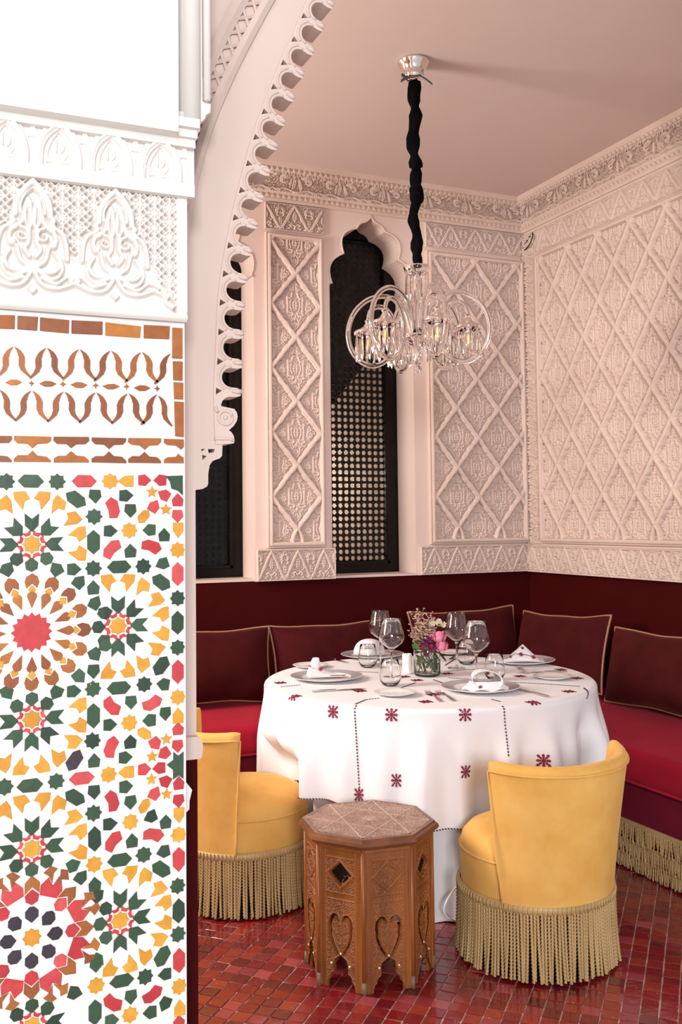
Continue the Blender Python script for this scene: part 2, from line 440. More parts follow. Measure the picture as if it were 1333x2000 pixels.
def in_poly(X, Z, pts):
    ins = np.zeros(X.shape, bool); n = len(pts)
    for i in range(n):
        x1, z1 = pts[i][:2]; x2, z2 = pts[(i+1) % n][:2]
        if z1 == z2: continue
        ins ^= ((z1 > Z) != (z2 > Z)) & (X < (x2-x1)*(Z-z1)/(z2-z1)+x1)
    return ins

def plate(name, outline, holes, mapf, h0, h1, mat, parent=None, bevel=0.0, kind=None):
    """flat plate with holes, cut clean (2D curve fill), extruded from h0 to h1 through mapf"""
    cu = bpy.data.curves.new('tmp', 'CURVE'); cu.dimensions = '2D'; cu.fill_mode = 'BOTH'; cu.extrude = 0.5*abs(h1-h0)
    for loop in [outline]+list(holes):
        sp = cu.splines.new('POLY'); sp.points.add(len(loop)-1)
        for p, q in zip(sp.points, loop): p.co = (q[0], q[1], 0, 1)
        sp.use_cyclic_u = True
    o = bpy.data.objects.new('tmp', cu); COL.objects.link(o)
    dg = bpy.context.evaluated_depsgraph_get()
    me = bpy.data.meshes.new_from_object(o.evaluated_get(dg))
    bpy.data.objects.remove(o); bpy.data.curves.remove(cu)
    co = np.empty(len(me.vertices)*3, np.float32); me.vertices.foreach_get('co', co); co = co.reshape(-1, 3)
    hh = np.where(co[:, 2] > 0, max(h0, h1), min(h0, h1))
    x, y, z = mapf(co[:, 0], co[:, 1], hh)
    me.vertices.foreach_set('co', np.stack([np.broadcast_to(x, hh.shape), np.broadcast_to(y, hh.shape), np.broadcast_to(z, hh.shape)], 1).astype(np.float32).ravel())
    me.materials.clear(); me.materials.append(mat); me.name = name
    me.polygons.foreach_set('use_smooth', np.zeros(len(me.polygons), bool)); me.update()
    bm = bmesh.new(); bm.from_mesh(me); bmesh.ops.remove_doubles(bm, verts=bm.verts, dist=1e-5); bmesh.ops.recalc_face_normals(bm, faces=bm.faces); bm.to_mesh(me); bm.free()
    return link(name, me, parent, kind)
# ------------------------------------------------------------------ the room shell
YB, XR, CEIL = 5.15, 3.583, 3.48
YA, YP = 2.20, 2.05  # face of the arch wall, face of the tiled pier
XL = -1.0
def mback(s, z, h): return s, YB-h, z
def mright(s, z, h): return XR-h, s, z

# floor ---------------------------------------------------------------
fb = MB(); fb.box(XL-1.2, XR+0.3, 1.95, YB+0.1, -0.08, -0.0032)
floor = struct('floor', fb, M['grout'])
PITCH = 0.0535; TS = 0.0496
fo = np.array([0.943, 2.957]); e1 = np.array([math.cos(math.radians(45.3)), math.sin(math.radians(45.3))]); e2 = np.array([e1[1], -e1[0]])
def proj(p):
    d = np.array(p)-np.array([0, 0, EYE]); zc = d@_fw
    return 666.5+F_PX*(d@_rt)/zc, PP_Y-F_PX*(d@_up)/zc, zc
tiles = []
for i in range(-90, 90):
    for j in range(-90, 90):
        c = fo+e1*(i+0.5)*PITCH+e2*(j+0.5)*PITCH
        if not (-0.4 < c[0] < XR-0.03 and 2.0 < c[1] < 4.45): continue
        x, y, zc = proj((c[0], c[1], 0))
        vis = zc > 0.3 and 388 < x < 1340 and y < 2012
        tiles.append((c, vis, zc))
in_view = sorted([t for t in tiles if t[1]], key=lambda t: t[2])
one = set(id(t) for t in in_view[:300])
def tile_shape(k):
    r = random.Random(k)
    a = TS/2
    def jit(): return r.uniform(-0.0012, 0.0012)
    base = [(-a+jit(), -a+jit()), (a+jit(), -a+jit()), (a+jit(), a+jit()), (-a+jit(), a+jit())]
    top = [(x*0.955, y*0.955) for x, y in base]
    hz = [r.uniform(-0.0007, 0.0007) for _ in range(4)]
    v = [(x, y, -0.0036) for x, y in base]+[(x, y, -0.0009) for x, y in base]+[(x, y, h) for (x, y), h in zip(top, hz)]
    f = [(8, 9, 10, 11)]
    for q in range(4):
        q2 = (q+1) % 4
        f += [(q, q2, 4+q2, 4+q), (4+q, 4+q2, 8+q2, 8+q)]
    return v, f
shapes = [tile_shape(k) for k in range(12)]
smesh = [mesh_np('floor_tile', v, f, M['floor_tile'], False) for v, f in shapes]
ang = math.atan2(e1[1], e1[0])
ca, sa = math.cos(ang), math.sin(ang)
bulk = MB()
for n, t in enumerate(tiles):
    c = t[0]; k = RNG.integers(12); q = RNG.integers(4)
    dz = RNG.uniform(-0.0008, 0.0008)
    if id(t) in one:
        o = link('floor_tile', smesh[k], floor); o.location = (c[0], c[1], dz); o.rotation_euler = (RNG.normal(0, 0.006), RNG.normal(0, 0.006), ang+q*PI/2)
    else:
        v, f = shapes[k]; a = ang+q*PI/2; cc, s_ = math.cos(a), math.sin(a); tx, ty = RNG.normal(0, 0.006, 2)
        bulk.add([(c[0]+x*cc-y*s_, c[1]+x*s_+y*cc, z+dz+(x*tx+y*ty)) for x, y, z in v], f)
part('floor_tiling', bulk, M['floor_tile'], floor, kind='stuff')

pv = MB(); pv.box(XL-1.2, XR+0.3, -5.0, 1.95, -0.06, 0.004); o = struct('floor', pv, M['bounce_floor'])  # unseen pale ground added to bounce light up to arch and ceiling
# ceiling ---------------------------------------------------------------
cb = MB(); cb.box(XL, XR+0.2, YA-0.02, YB+0.2, CEIL, CEIL+0.12)
struct('ceiling', cb, M['ceiling'])

# back wall with two lobed window openings -------------------------------
def lobed(xc, hw, z_sill, z_imp, z_top, n=8):
    """opening outline, counter-clockwise from the lower left"""
    def arc(p, q, bulge):
        p = np.array(p); q = np.array(q); m = (p+q)/2; d = q-p; nrm = np.array([d[1], -d[0]])
        return [tuple(p+d*t+nrm*bulge*4*t*(1-t)) for t in np.linspace(0, 1, n, endpoint=False)]
    H = z_top-z_imp
    R = []
    R += arc((hw, z_imp), (0.70*hw, z_imp+0.43*H), 0.26)
    R += arc((0.70*hw, z_imp+0.43*H), (0.36*hw, z_imp+0.80*H), 0.30)
    R += arc((0.36*hw, z_imp+0.80*H), (0.16*hw, z_imp+0.90*H), 0.14)
    R += arc((0.16*hw, z_imp+0.90*H), (0.0, z_top), -0.12)
    pts = [(xc-hw*1.06, z_sill), (xc+hw*1.06, z_sill), (xc+hw*1.06, z_imp)]
    pts += [(xc+x, z) for x, z in R]+[(xc, z_top)]+[(xc-x, z) for x, z in reversed(R)]+[(xc-hw*1.06, z_imp)]
    return pts
REV = 0.225
W2C, W1C, WHW = 2.503, 1.490, 0.258
op2 = lobed(W2C, WHW, 1.137, 2.84, 3.272); op1 = lobed(W1C, WHW, 1.137, 2.84, 3.272)
wall_back = plate('wall_back', [(XL, 1.124), (XR+0.2, 1.124), (XR+0.2, CEIL), (XL, CEIL)], [op1, op2], mback, 0.0, -REV, M['plaster'])
wall_back['kind'] = 'structure'
db = MB(); db.box(XL, XR+0.2, YB+0.004, YB+0.3, 0, 1.124)
part('dado_panel', db, M['dado'], wall_back, label='dark maroon painted dado under the carved plaster')
# raised lip round each opening
for op in (op1, op2):
    lip = MB(); lip.tube([(x, YB-0.001, z) for x, z in op[2:-1]], 0.006, 6, caps=True); part('opening_lip', lip, M['plaster'], wall_back, True)
# right wall
rb = MB(); rb.box(XR, XR+0.2, YA, YB+0.2, 1.124, CEIL)
wall_right = struct('wall_right', rb, M['plaster'])
db = MB(); db.box(XR+0.004, XR+0.2, YA, YB+0.2, 0, 1.124)
part('dado_panel', db, M['dado'], wall_right)

lb = MB(); lb.box(XL-0.15, XL, YA, YB+0.2, 0.0, CEIL); struct('wall_left', lb, M['plaster'])  # unseen wall, added to keep sky reflections off the window pane

# windows: dark frame and pierced star screen ----------------------------
def star_pts(cx, cz, R, k=8, ratio=0.74, a0=0.0):
    return [(cx+(R if i % 2 == 0 else R*ratio)*math.cos(a0+PI*i/k), cz+(R if i % 2 == 0 else R*ratio)*math.sin(a0+PI*i/k)) for i in range(2*k)]
def window(n, xc):
    yg = YB+REV
    fr = plate('window_%d' % n, [(xc-0.37, 1.08), (xc+0.37, 1.08), (xc+0.37, 3.36), (xc-0.37, 3.36)],
               [[(xc-0.20, 1.205), (xc+0.20, 1.205), (xc+0.20, 3.20), (xc-0.20, 3.20)]], lambda s, z, h: (s, yg+0.012-h, z), 0.0, -0.05, M['wood_dark'])
    fr['kind'] = 'structure'
    sm = MB(); P = 0.0404; nx = 10; nz = int(2.0/P)
    y0, y1 = yg+0.045, yg+0.055
    dirs = [(0.5*(1 if abs(math.cos(a)) >= abs(math.sin(a)) else abs(math.cos(a)/math.sin(a)))*(1 if math.cos(a) > 0 else -1),
             0.5*(1 if abs(math.sin(a)) >= abs(math.cos(a)) else abs(math.sin(a)/math.cos(a)))*(1 if math.sin(a) > 0 else -1)) for a in [PI*i/8 for i in range(16)]]
    for i in range(nx):
        for j in range(nz):
            cx = xc-0.20+(i+0.5)*P; cz = 1.205+(j+0.5)*P
            st = star_pts(cx, cz, P*0.405)
            vs = [(cx+d[0]*P, y0, cz+d[1]*P) for d in dirs]+[(x, y0, z) for x, z in st]+[(x, y1, z) for x, z in st]
            fs = []
            for k in range(16):
                k2 = (k+1) % 16
                fs += [(k, k2, 16+k2, 16+k), (16+k, 16+k2, 32+k2, 32+k)]
            sm.add(vs, fs)
    part('star_screen', sm, M['wood_dark'], fr, label='dark wooden screen pierced with small stars')
    g = MB(); g.box(xc-0.205, xc+0.205, yg+0.030, yg+0.033, 1.2, 3.205)
    part('pane', g, M['pane'], fr)
    bead = MB()
    for (a, b_, c, d) in ((xc-0.212, xc-0.198, 1.19, 3.22), (xc+0.198, xc+0.212, 1.19, 3.22)): bead.box(a, b_, yg-0.001, yg+0.02, c, d)
    bead.box(xc-0.212, xc+0.212, yg-0.001, yg+0.02, 1.19, 1.206)
    part('glazing_bead', bead, M['wood_dark'], fr)
    return fr
window(1, W1C); window(2, W2C)
# the passage seen through the star screens: a lit wall behind an added dark slab
pb = MB(); pb.box(1.95, 3.6, 6.25, 6.35, 0.6, 3.4); pb.box(1.90, 1.97, YB+0.30, 6.3, 0.6, 3.4); pb.box(3.5, 3.6, YB+0.30, 6.3, 0.6, 3.4); pb.box(1.9, 3.6, YB+0.3, 6.3, 0.55, 0.62)
trim = struct('trim_1', pb, M['stone_dark'])
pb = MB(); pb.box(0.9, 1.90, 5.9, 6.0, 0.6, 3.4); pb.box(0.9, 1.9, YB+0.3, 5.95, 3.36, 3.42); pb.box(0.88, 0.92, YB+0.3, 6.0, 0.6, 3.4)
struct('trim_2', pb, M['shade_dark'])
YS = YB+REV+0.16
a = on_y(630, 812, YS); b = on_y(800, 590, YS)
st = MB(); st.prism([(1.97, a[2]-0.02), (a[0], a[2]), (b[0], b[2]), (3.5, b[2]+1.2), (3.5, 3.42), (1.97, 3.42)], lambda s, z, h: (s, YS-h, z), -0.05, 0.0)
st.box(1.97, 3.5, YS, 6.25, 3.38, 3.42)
struct('trim_3', st, M['shade_dark'])  # slanted dark slab added right behind the screen to darken the upper stars
pl = bpy.data.lights.new('passage_lamp', 'POINT'); pl.energy = 44; pl.color = (1.0, 0.84, 0.66); pl.shadow_soft_size = 0.06
po = bpy.data.objects.new('passage_lamp', pl); COL.objects.link(po); po.location = (2.36, 5.80, 1.70)
# ------------------------------------------------------------------ carved plaster of the room
# one lattice cell (0.30 x 0.365 m): pine leaf, two stems, side spirals, angular band, tulip
CW, CH = 0.30, 0.365
cell = Relief(-CW/2, CW/2, -CH/2, CH/2, 240, 292)
def m2(f):
    f(1); f(-1)
cell.leaf((0, 0.082), (0, 0.152), 0.020, 1.0, 4)
def _c(s):
    cell.leaf((s*0.006, 0.086), (s*0.045, 0.098), 0.010, 0.9, 0)
    cell.leaf((s*0.004, 0.076), (s*0.032, 0.064), 0.008, 0.9, 0)
    cell.leaf((s*0.028, 0.076), (s*0.056, 0.060), 0.009, 0.95, 2)
    cell.stroke([(s*0.018, 0.060), (s*0.030, 0.040), (s*0.049, 0.050), (s*0.048, 0.035)], 0.0042, 0.95)
    cell.stroke([(s*0.047, 0.050), (s*0.045, 0.0), (s*0.045, -0.042)], 0.0058, 1.0, smooth=False, groove=0.3)
    cell.stroke([(s*0.045, -0.042), (s*0.014, -0.042), (s*0.014, -0.058), (s*0.045, -0.058), (s*0.055, -0.050)], 0.0048, 1.0, smooth=False)
    cell.leaf((s*0.070, -0.045), (s*0.080, 0.052), 0.020, 0.9, 5, bend=-0.3*s)
    cell.spiral((s*0.085, -0.012), 0.020, 1.6, 0.0042, 1.0, a0=PI/2, sgn=s)
    cell.leaf((s*0.062, -0.036), (s*0.095, -0.052), 0.010, 0.9, 2)
    cell.leaf((s*0.108, 0.030), (s*0.108, -0.030), 0.011, 0.85, 4)
    cell.stroke([(s*0.026, 0.030), (s*0.030, 0.0), (s*0.022, -0.030)], 0.0036, 0.9)
    cell.dot((s*0.032, 0.018), 0.005, 0.9); cell.dot((s*0.031, -0.014), 0.005, 0.9)
    cell.leaf((s*0.012, -0.066), (s*0.064, -0.078), 0.012, 0.95, 3)
    cell.leaf((s*0.010, -0.076), (s*0.046, -0.104), 0.010, 0.95, 3)
    cell.leaf((s*0.004, -0.098), (s*0.026, -0.120), 0.008, 0.9, 0)
    cell.stroke([(0.0, -0.066), (s*0.020, -0.090), (s*0.018, -0.118), (0, -0.146)], 0.0042, 0.95)
m2(_c)
cell.leaf((0, -0.036), (0, 0.046), 0.019, 1.0, 5)
cell.stroke([(0, -0.05), (0.004, -0.066), (-0.004, -0.085)], 0.0042, 0.9)
cell.leaf((0, -0.086), (0, -0.140), 0.012, 1.0, 2)
cell.fill(2600, 0.020, 0.0050, 1, h=0.62); cell.fill(3000, 0.011, 0.0034, 2, h=0.55)
dense = Relief(0, 0.06, 0, 0.06, 200, 200)
for _k in range(3):
    for _j in range(3):
        dense.spiral((0.010+0.02*_k, 0.010+0.02*_j), 0.0062, 1.1, 0.0011, 1.0, a0=_k*2.0+_j, sgn=1 if (_k+_j) % 2 else -1)
dense.fill(2500, 0.0075, 0.0017, 7, 0.0003); dense.fill(3000, 0.0045, 0.0011, 8, 0.0002)
# band unit with ogee stems and hanging palmettes (0.178 x 0.155)
BW, BH = 0.178, 0.155
band = Relief(-BW/2, BW/2, 0, BH, 220, 192)
def _b(s):
    band.stroke([(0, 0.152), (s*0.014, 0.128), (s*0.036, 0.092), (s*0.044, 0.072), (s*0.060, 0.046), (s*0.072, 0.024), (s*0.089, 0.004)], [0.005, 0.0075, 0.008, 0.0095, 0.008, 0.008, 0.006], 1.0, groove=0.35)
    for k, a in enumerate((20, 48, 76, 104)):
        r = 0.042-0.004*abs(k-1.5)
        c = (s*0.089, 0.112)
        band.leaf((c[0]-s*0.010*math.sin(math.radians(a)), c[1]+0.010*math.cos(math.radians(a))), (c[0]-s*r*math.sin(math.radians(a)), c[1]+r*math.cos(math.radians(a))), 0.0075, 0.95, 0)
    band.stroke([(s*0.089, 0.104), (s*0.074, 0.100), (s*0.066, 0.088), (s*0.078, 0.082)], 0.0036, 0.9)
    band.leaf((s*0.089, 0.082), (s*0.089, 0.014), 0.013, 1.0, 5)
    band.leaf((s*0.010, 0.014), (s*0.050, 0.010), 0.008, 0.9, 2)
    band.leaf((s*0.006, 0.022), (s*0.044, 0.036), 0.009, 0.9, 3)
    band.stroke([(0, 0.022), (s*0.020, 0.040), (s*0.032, 0.030), (s*0.024, 0.022)], 0.0036, 0.95)
    band.leaf((s*0.030, 0.044), (s*0.040, 0.062), 0.006, 0.85, 0)
    band.leaf((s*0.055, 0.012), (s*0.083, 0.004), 0.006, 0.85, 0)
m2(_b)
band.leaf((0, 0.048), (0, 0.128), 0.017, 1.0, 6)
band.leaf((0, 0.004), (0, 0.040), 0.009, 1.0, 2)
band.fill(2000, 0.016, 0.0042, 3); band.fill(2500, 0.010, 0.003, 4)
# scroll unit for the cove (0.29 x 0.13)
SWd, SH = 0.29, 0.13
scr = Relief(0, SWd, 0, SH, 360, 162)
for cx, sg in ((0.072, 1), (0.217, -1)):
    for r in (0.044, 0.033, 0.022):
        scr.spiral((cx, 0.072), r, 0.80, 0.0040, 0.95, a0=PI*0.2 if sg > 0 else PI*0.8, sgn=sg)
    scr.spiral((cx, 0.072), 0.016, 1.2, 0.004, 1.0, a0=PI, sgn=-sg)
    scr.leaf((cx+sg*0.045, 0.012), (cx+sg*0.066, 0.122), 0.013, 1.0, 0, bend=0.5)
    scr.leaf((cx+sg*0.030, 0.020), (cx+sg*0.052, 0.098), 0.009, 0.9, 0, bend=-0.4)
    for k in range(5):
        a = math.radians(-150+k*30)
        scr.leaf((cx-sg*0.030+0.006*math.cos(a), 0.026+0.006*math.sin(a)), (cx-sg*0.030+0.024*math.cos(a), 0.026+0.024*math.sin(a)), 0.005, 0.9, 0)
        a = math.radians(20+k*35)
        scr.leaf((cx-sg*0.048+0.005*math.cos(a), 0.104+0.005*math.sin(a)), (cx-sg*0.048+0.02*math.cos(a), 0.104+0.02*math.sin(a)), 0.0045, 0.9, 0)
scr.stroke([(0, 0.02), (0.03, 0.012), (0.072, 0.024), (0.145, 0.006), (0.217, 0.024), (0.26, 0.012), (0.29, 0.02)], 0.005, 1.0)
scr.fill(1800, 0.020, 0.0048, 5); scr.fill(2500, 0.012, 0.0034, 6)
# upright curl strip (0.15 x 0.18)
stp = Relief(-0.075, 0.075, 0, 0.18, 180, 216)
for z0, sg in ((0.0, 1), (0.09, -1)):
    stp.stroke([(-sg*0.072, z0+0.012), (-sg*0.03, z0+0.006), (sg*0.010, z0+0.022), (sg*0.050, z0+0.040), (sg*0.072, z0+0.074)], [0.005, 0.006, 0.006, 0.006, 0.005], 1.0, groove=0.3)
    for k in range(6):
        a = math.radians(25+k*32)
        stp.leaf((-sg*0.022+0.007*math.cos(a), z0+0.042+0.007*math.sin(a)), (-sg*0.022+0.036*math.cos(a), z0+0.042+0.033*math.sin(a)), 0.0075, 0.95, 2)
    stp.spiral((sg*0.040, z0+0.066), 0.016, 1.3, 0.0035, 0.95, a0=0, sgn=sg)
    stp.leaf((sg*0.012, z0+0.014), (sg*0.058, z0+0.020), 0.008, 0.9, 3)
    stp.leaf((-sg*0.064, z0+0.024), (-sg*0.062, z0+0.066), 0.008, 0.9, 3)

stp.fill(1500, 0.018, 0.0045, 9); stp.fill(2500, 0.011, 0.0034, 10)

def crisp(l): return 0.72*ss((l-0.10)/0.32)+0.28*l
def frame_strip(name, s0, s1, z0, z1, w, mapf, parent, hh, closed_sides=('l', 'r', 'b', 't')):
    """mitred moulding round a panel: stepped profile"""
    prof = [(0.0, 0.0), (0.0, hh*0.7), (w*0.12, hh*0.7), (w*0.16, hh*0.55), (w*0.28, hh*0.55), (w*0.34, hh*0.95), (w*0.62, hh), (w*0.82, hh*0.9), (w*1.0, hh*0.35)]
    mb = MB(); rows = []
    vs = []
    for (d, h) in prof:
        for (s, z) in ((s0+d, z0+d), (s1-d, z0+d), (s1-d, z1-d), (s0+d, z1-d)): vs.append(mapf(s, z, h))
    fs = []
    for k in range(len(prof)-1):
        for q in range(4):
            q2 = (q+1) % 4
            fs.append((k*4+q, k*4+q2, k*4+4+q2, k*4+4+q))
    mb.add(vs, fs); return part(name, mb, M['plaster_carved'], parent, False)

def sebka(parent, mapf, s0, s1, z0, z1, sc, W, zc=1.41, H=0.365, ds=0.0031, dz=0.0031, ends=True):
    fw = 0.034
    hp = link('carved_panel', None, parent); hp['label'] = 'plaster panel of crossed ribs over carved leaves'
    S, Z = grid(s0+fw*0.8, s1-fw*0.8, z0+fw*0.8, z1-fw*0.8, ds, dz)
    p = (S-sc)/W; q = (Z-zc)/H
    a = p+q; b = p-q
    fa, fb_ = np.floor(a), np.floor(b); ca_, cb_ = fa+0.5, fb_+0.5
    pc = (ca_+cb_)/2; qc = (ca_-cb_)/2
    u = (p-pc)*CW; v = (q-qc)*CH
    lat = cell.sample(u, v)
    k = 1/math.sqrt(1/W**2+1/H**2)
    ta = (b-np.floor(b)); tb = (a-np.floor(a))
    da = (a-np.round(a))*k-0.0012*np.sin(ta*2*PI*2)
    dbb = (b-np.round(b))*k+0.0012*np.sin(tb*2*PI*2)
    wa = 0.0130+0.0045*np.abs(np.sin(ta*PI*4)); wb = 0.0130+0.0045*np.abs(np.sin(tb*PI*4))
    ra = np.abs(da)-wa; rbb = np.abs(dbb)-wb
    low = Z < zc-0.004
    if ends:
        # below the lowest crossings the ribs come down as pairs of small arched legs
        pr = (p-np.round(p))*W
        t = np.clip((zc-Z)/(zc-z0-fw*0.8), 0, 1)
        leg = np.abs(np.abs(pr)-0.030*np.sin(t*PI*0.5)**0.8)-0.0115
        ra = np.where(low, leg, ra); rbb = np.where(low, 1.0, rbb)
        da = np.where(low, leg+0.0115, da); dbb = np.where(low, 1.0, dbb)
    r = np.minimum(ra, rbb)
    def ridge(d, w):
        x = np.abs(d)/w
        return np.clip(1.0-0.10*np.clip(x, 0, 1)**3-0.16*np.exp(-((x-0.62)/0.10)**2), 0, 1.2)
    rib = np.where(ra < rbb, ridge(da, wa), ridge(dbb, wb))*ss(-r/0.0035+0.15)
    Hh = 0.018*crisp(lat)*ss((r-0.001)/0.003+0.2)
    Hh = np.where(r < 0.0015, np.maximum(Hh, 0.035*rib), Hh)
    # face masks
    rc = 0.25*(r[:-1, :-1]+r[1:, :-1]+r[:-1, 1:]+r[1:, 1:])
    height_mesh('rib_lattice', S, Z, Hh+0.001, mapf, M['plaster_carved'], hp, rc < 0.0022)
    height_mesh('leaf_field', S, Z, Hh+0.001, mapf, M['plaster_carved'], hp, rc >= 0.0022)
    frame_strip('panel_frame', s0, s1, z0, z1, fw, mapf, hp, 0.040)
    # short spurs where the ribs run into the side mouldings
    for (se, sg) in ((s0+fw*0.35, 1), (s1-fw*0.35, -1)):
        sp = MB()
        for j in range(5):
            zz = zc+H*(j+0.5) if abs(((se-sc)/W) % 1-0.5) < 0.3 else zc+H*j
            if z0+0.1 < zz < z1-0.06:
                c = mapf(se, zz, 0.022)
                for dz_ in (-1, 1):
                    sp.tube([mapf(se-sg*0.006, zz, 0.020), mapf(se+sg*0.012, zz+dz_*0.010, 0.022), mapf(se+sg*0.034, zz+dz_*0.040, 0.019)], [0.006, 0.009, 0.010], 8)
        if sp.v: part('rib_spur', sp, M['plaster_carved'], hp, True)
    return hp

def carved_band(parent, mapf, s0, s1, z0, z1, rel, uw, uh, phase, depth=0.020, base=0.001, rim=0.007, ds=0.0032, name='carved_band', vertical=False):
    S, Z = grid(s0, s1, z0, z1, ds)
    if vertical:
        u = (S-(s0+s1)/2)/(s1-s0)*0.15; v = np.mod((Z-z0-phase)/uh*0.18, 0.18); lat = rel.sample(u, v)
    else:
        u = np.mod(S-phase+uw/2, uw)-uw/2 if rel.x0 < 0 else np.mod(S-phase, uw)
        wv = (rel.x1-rel.x0); u = u/uw*wv
        v = (Z-z0-rim)/(z1-z0-2*rim)*(rel.z1-rel.z0); lat = rel.sample(u, v)*ss((Z-z0-rim)/0.002+0.5)*ss((z1-rim-Z)/0.002+0.5)
    e = np.minimum(np.minimum(S-s0, s1-S), np.minimum(Z-z0, z1-Z))
    Hh = base+depth*crisp(lat)
    Hh = np.where(e < rim, base+depth*0.95*ss((rim-e)/0.002), Hh)
    Hh = np.where(e < 1e-6, -0.002, Hh)
    return height_mesh(name, S, Z, Hh, mapf, M['plaster_carved'], parent)

# back wall
sebka(wall_back, mback, 1.830, 2.183, 1.308, 3.098, 2.007, 0.300)
sebka(wall_back, mback, 2.868, 3.572, 1.308, 3.098, 3.060, 0.302)
sebka(wall_back, mback, 0.822, 1.172, 1.308, 3.098, 0.997, 0.300, ds=0.007, dz=0.007)
carved_band(wall_back, mback, 1.830, 2.192, 3.116, 3.274, band, 0.178, BH, 2.011)
carved_band(wall_back, mback, 2.868, 3.583, 3.122, 3.274, band, 0.178, BH, 3.226)
# base blocks under the pilasters, standing proud
def base_block(parent, mapf, s0, s1, z0, z1, h, phase, uw=0.158):
    mb = MB()
    v = [mapf(s0, z0, 0), mapf(s1, z0, 0), mapf(s1, z1, 0), mapf(s0, z1, 0), mapf(s0, z0, h), mapf(s1, z0, h), mapf(s1, z1, h), mapf(s0, z1, h)]
    mb.add(v, [(0, 3, 2, 1), (4, 5, 6, 7), (0, 1, 5, 4), (1, 2, 6, 5), (2, 3, 7, 6), (3, 0, 4, 7)])
    o = part('base_block', mb, M['plaster_carved'], parent)
    carved_band(o, lambda s, z, hh: mapf(s, z, hh+h+0.001), s0, s1, z0, z1, band, uw, BH, phase, 0.020, 0.0, 0.009)
    return o
base_block(wall_back, mback, 1.757, 2.233, 1.122, 1.300, 0.030, 2.0)
base_block(wall_back, mback, 2.790, 3.583, 1.124, 1.296, 0.020, 3.2)
base_block(wall_right, mright, 2.55, 5.135, 1.122, 1.288, 0.020, 4.9, 0.165)
# right wall
sebka(wall_right, mright, 2.60, 4.985, 1.305, 3.100, 4.797, 0.2755, ds=0.0040, dz=0.0034)
carved_band(wall_right, mright, 2.55, 4.985, 3.114, 3.262, band, 0.178, BH, 4.90, ds=0.0040)
carved_band(wall_right, mright, 4.993, 5.142, 1.295, 3.262, stp, 0.15, 0.18, 0.0, vertical=True, name='carved_strip')

# cornice: cove with scrolls between two bands of small triangles
path = [(0.0, 3.278), (0.012, 3.280), (0.013, 3.298), (0.008, 3.302), (0.010, 3.326), (0.016, 3.328), (0.018, 3.336)]
for k in range(1, 15):
    t = k/14*PI/2*0.92
    path.append((0.018+0.070*(1-math.cos(t)), 3.336+0.098*math.sin(t)))
path += [(path[-1][0]+0.006, path[-1][1]+0.004), (path[-1][0]+0.010, path[-1][1]+0.020), (path[-1][0]+0.016, path[-1][1]+0.021), (path[-1][0]+0.024, CEIL), (path[-1][0]+0.024, CEIL+0.004)]
path = np.array(path); arc = np.concatenate([[0], np.cumsum(np.hypot(*np.diff(path, axis=0).T))])
LT = arc[-1]; iz = 6; c0, c1 = arc[6], arc[20]
def cornice(parent, along, length, corner_first, ds=0.0036):
    """along(s, o, z): position at distance s from the room corner (the mitre runs in o)"""
    nv = 84; vv = np.linspace(0, LT, nv)
    o = np.interp(vv, arc, path[:, 0]); zz = np.interp(vv, arc, path[:, 1])
    S, V = np.meshgrid(np.linspace(0, length, int(length/ds)), vv)
    O = np.interp(V, arc, path[:, 0]); Zz = np.interp(V, arc, path[:, 1])
    u = np.mod(S+0.04, SWd); v = (V-c0)/(c1-c0)*SH
    lat = scr.sample(u, np.clip(v, 0, SH))*((v > 0.001) & (v < SH-0.001))
    tri = np.abs(np.mod(S, 0.034)/0.034*2-1)
    t1 = (V-arc[3])/(arc[4]-arc[3]); t2 = (V-arc[20])/(arc[22]-arc[20])
    tooth = ((t1 > 0.1) & (t1 < 0.9))*(t1*0.9 < tri) + ((t2 > 0.2) & (t2 < 0.95))*(t2*0.9 < tri)
    Hh = 0.019*crisp(lat)+0.010*tooth
    # push along the local normal of the profile
    dO = np.gradient(o, vv); dZ = np.gradient(zz, vv); ln = np.hypot(dO, dZ)+1e-9
    no = np.interp(V, vv, dZ/ln); nz_ = np.interp(V, vv, -dO/ln)
    x, y, z = along(S, O+no*Hh, Zz+nz_*Hh)
    height_mesh('cornice', S, V, Hh, lambda s, v_, h: (x, y, z), M['plaster_carved'], parent)
cornice(wall_back, lambda s, o, z: (XR-o-s*(XR-o-0.9)/(XR-0.9), YB-o, z), XR-0.9, True)
cornice(wall_right, lambda s, o, z: (XR-o, YB-o-s*(YB-o-2.4)/(YB-2.4), z), YB-2.4, True)
# ------------------------------------------------------------------ the arch wall
def marc(s, z, h): return s, YA-h, z
def mpier(s, z, h): return s, YP-h, z
def A(x, y): p = on_y(x, y, YA); return (p[0], p[2])
def Pp(x, y, h=0.0): p = on_y(x, y, YP-h); return (p[0], p[2])
edge_px = [(424, 868), (421, 820), (420, 760), (423, 700), (427, 600), (433, 540), (445, 470), (462, 390), (480, 320), (500, 250), (522, 190), (550, 120), (575, 65), (598, 10)]
edge = [A(*p) for p in edge_px]
XC, ZTOP = 2.02, 3.40
ex = edge[-1]; edge += [(ex[0]+0.055, ex[1]+0.115), (ex[0]+0.18, ex[1]+0.30), (ex[0]+0.38, ex[1]+0.46), (1.62, ZTOP-0.08), (XC, ZTOP)]
edge_l = [tuple(p[:2]) for p in catmull(edge, 6)]
full = edge_l+[(2*XC-x, z) for x, z in reversed(edge_l[:-1])]
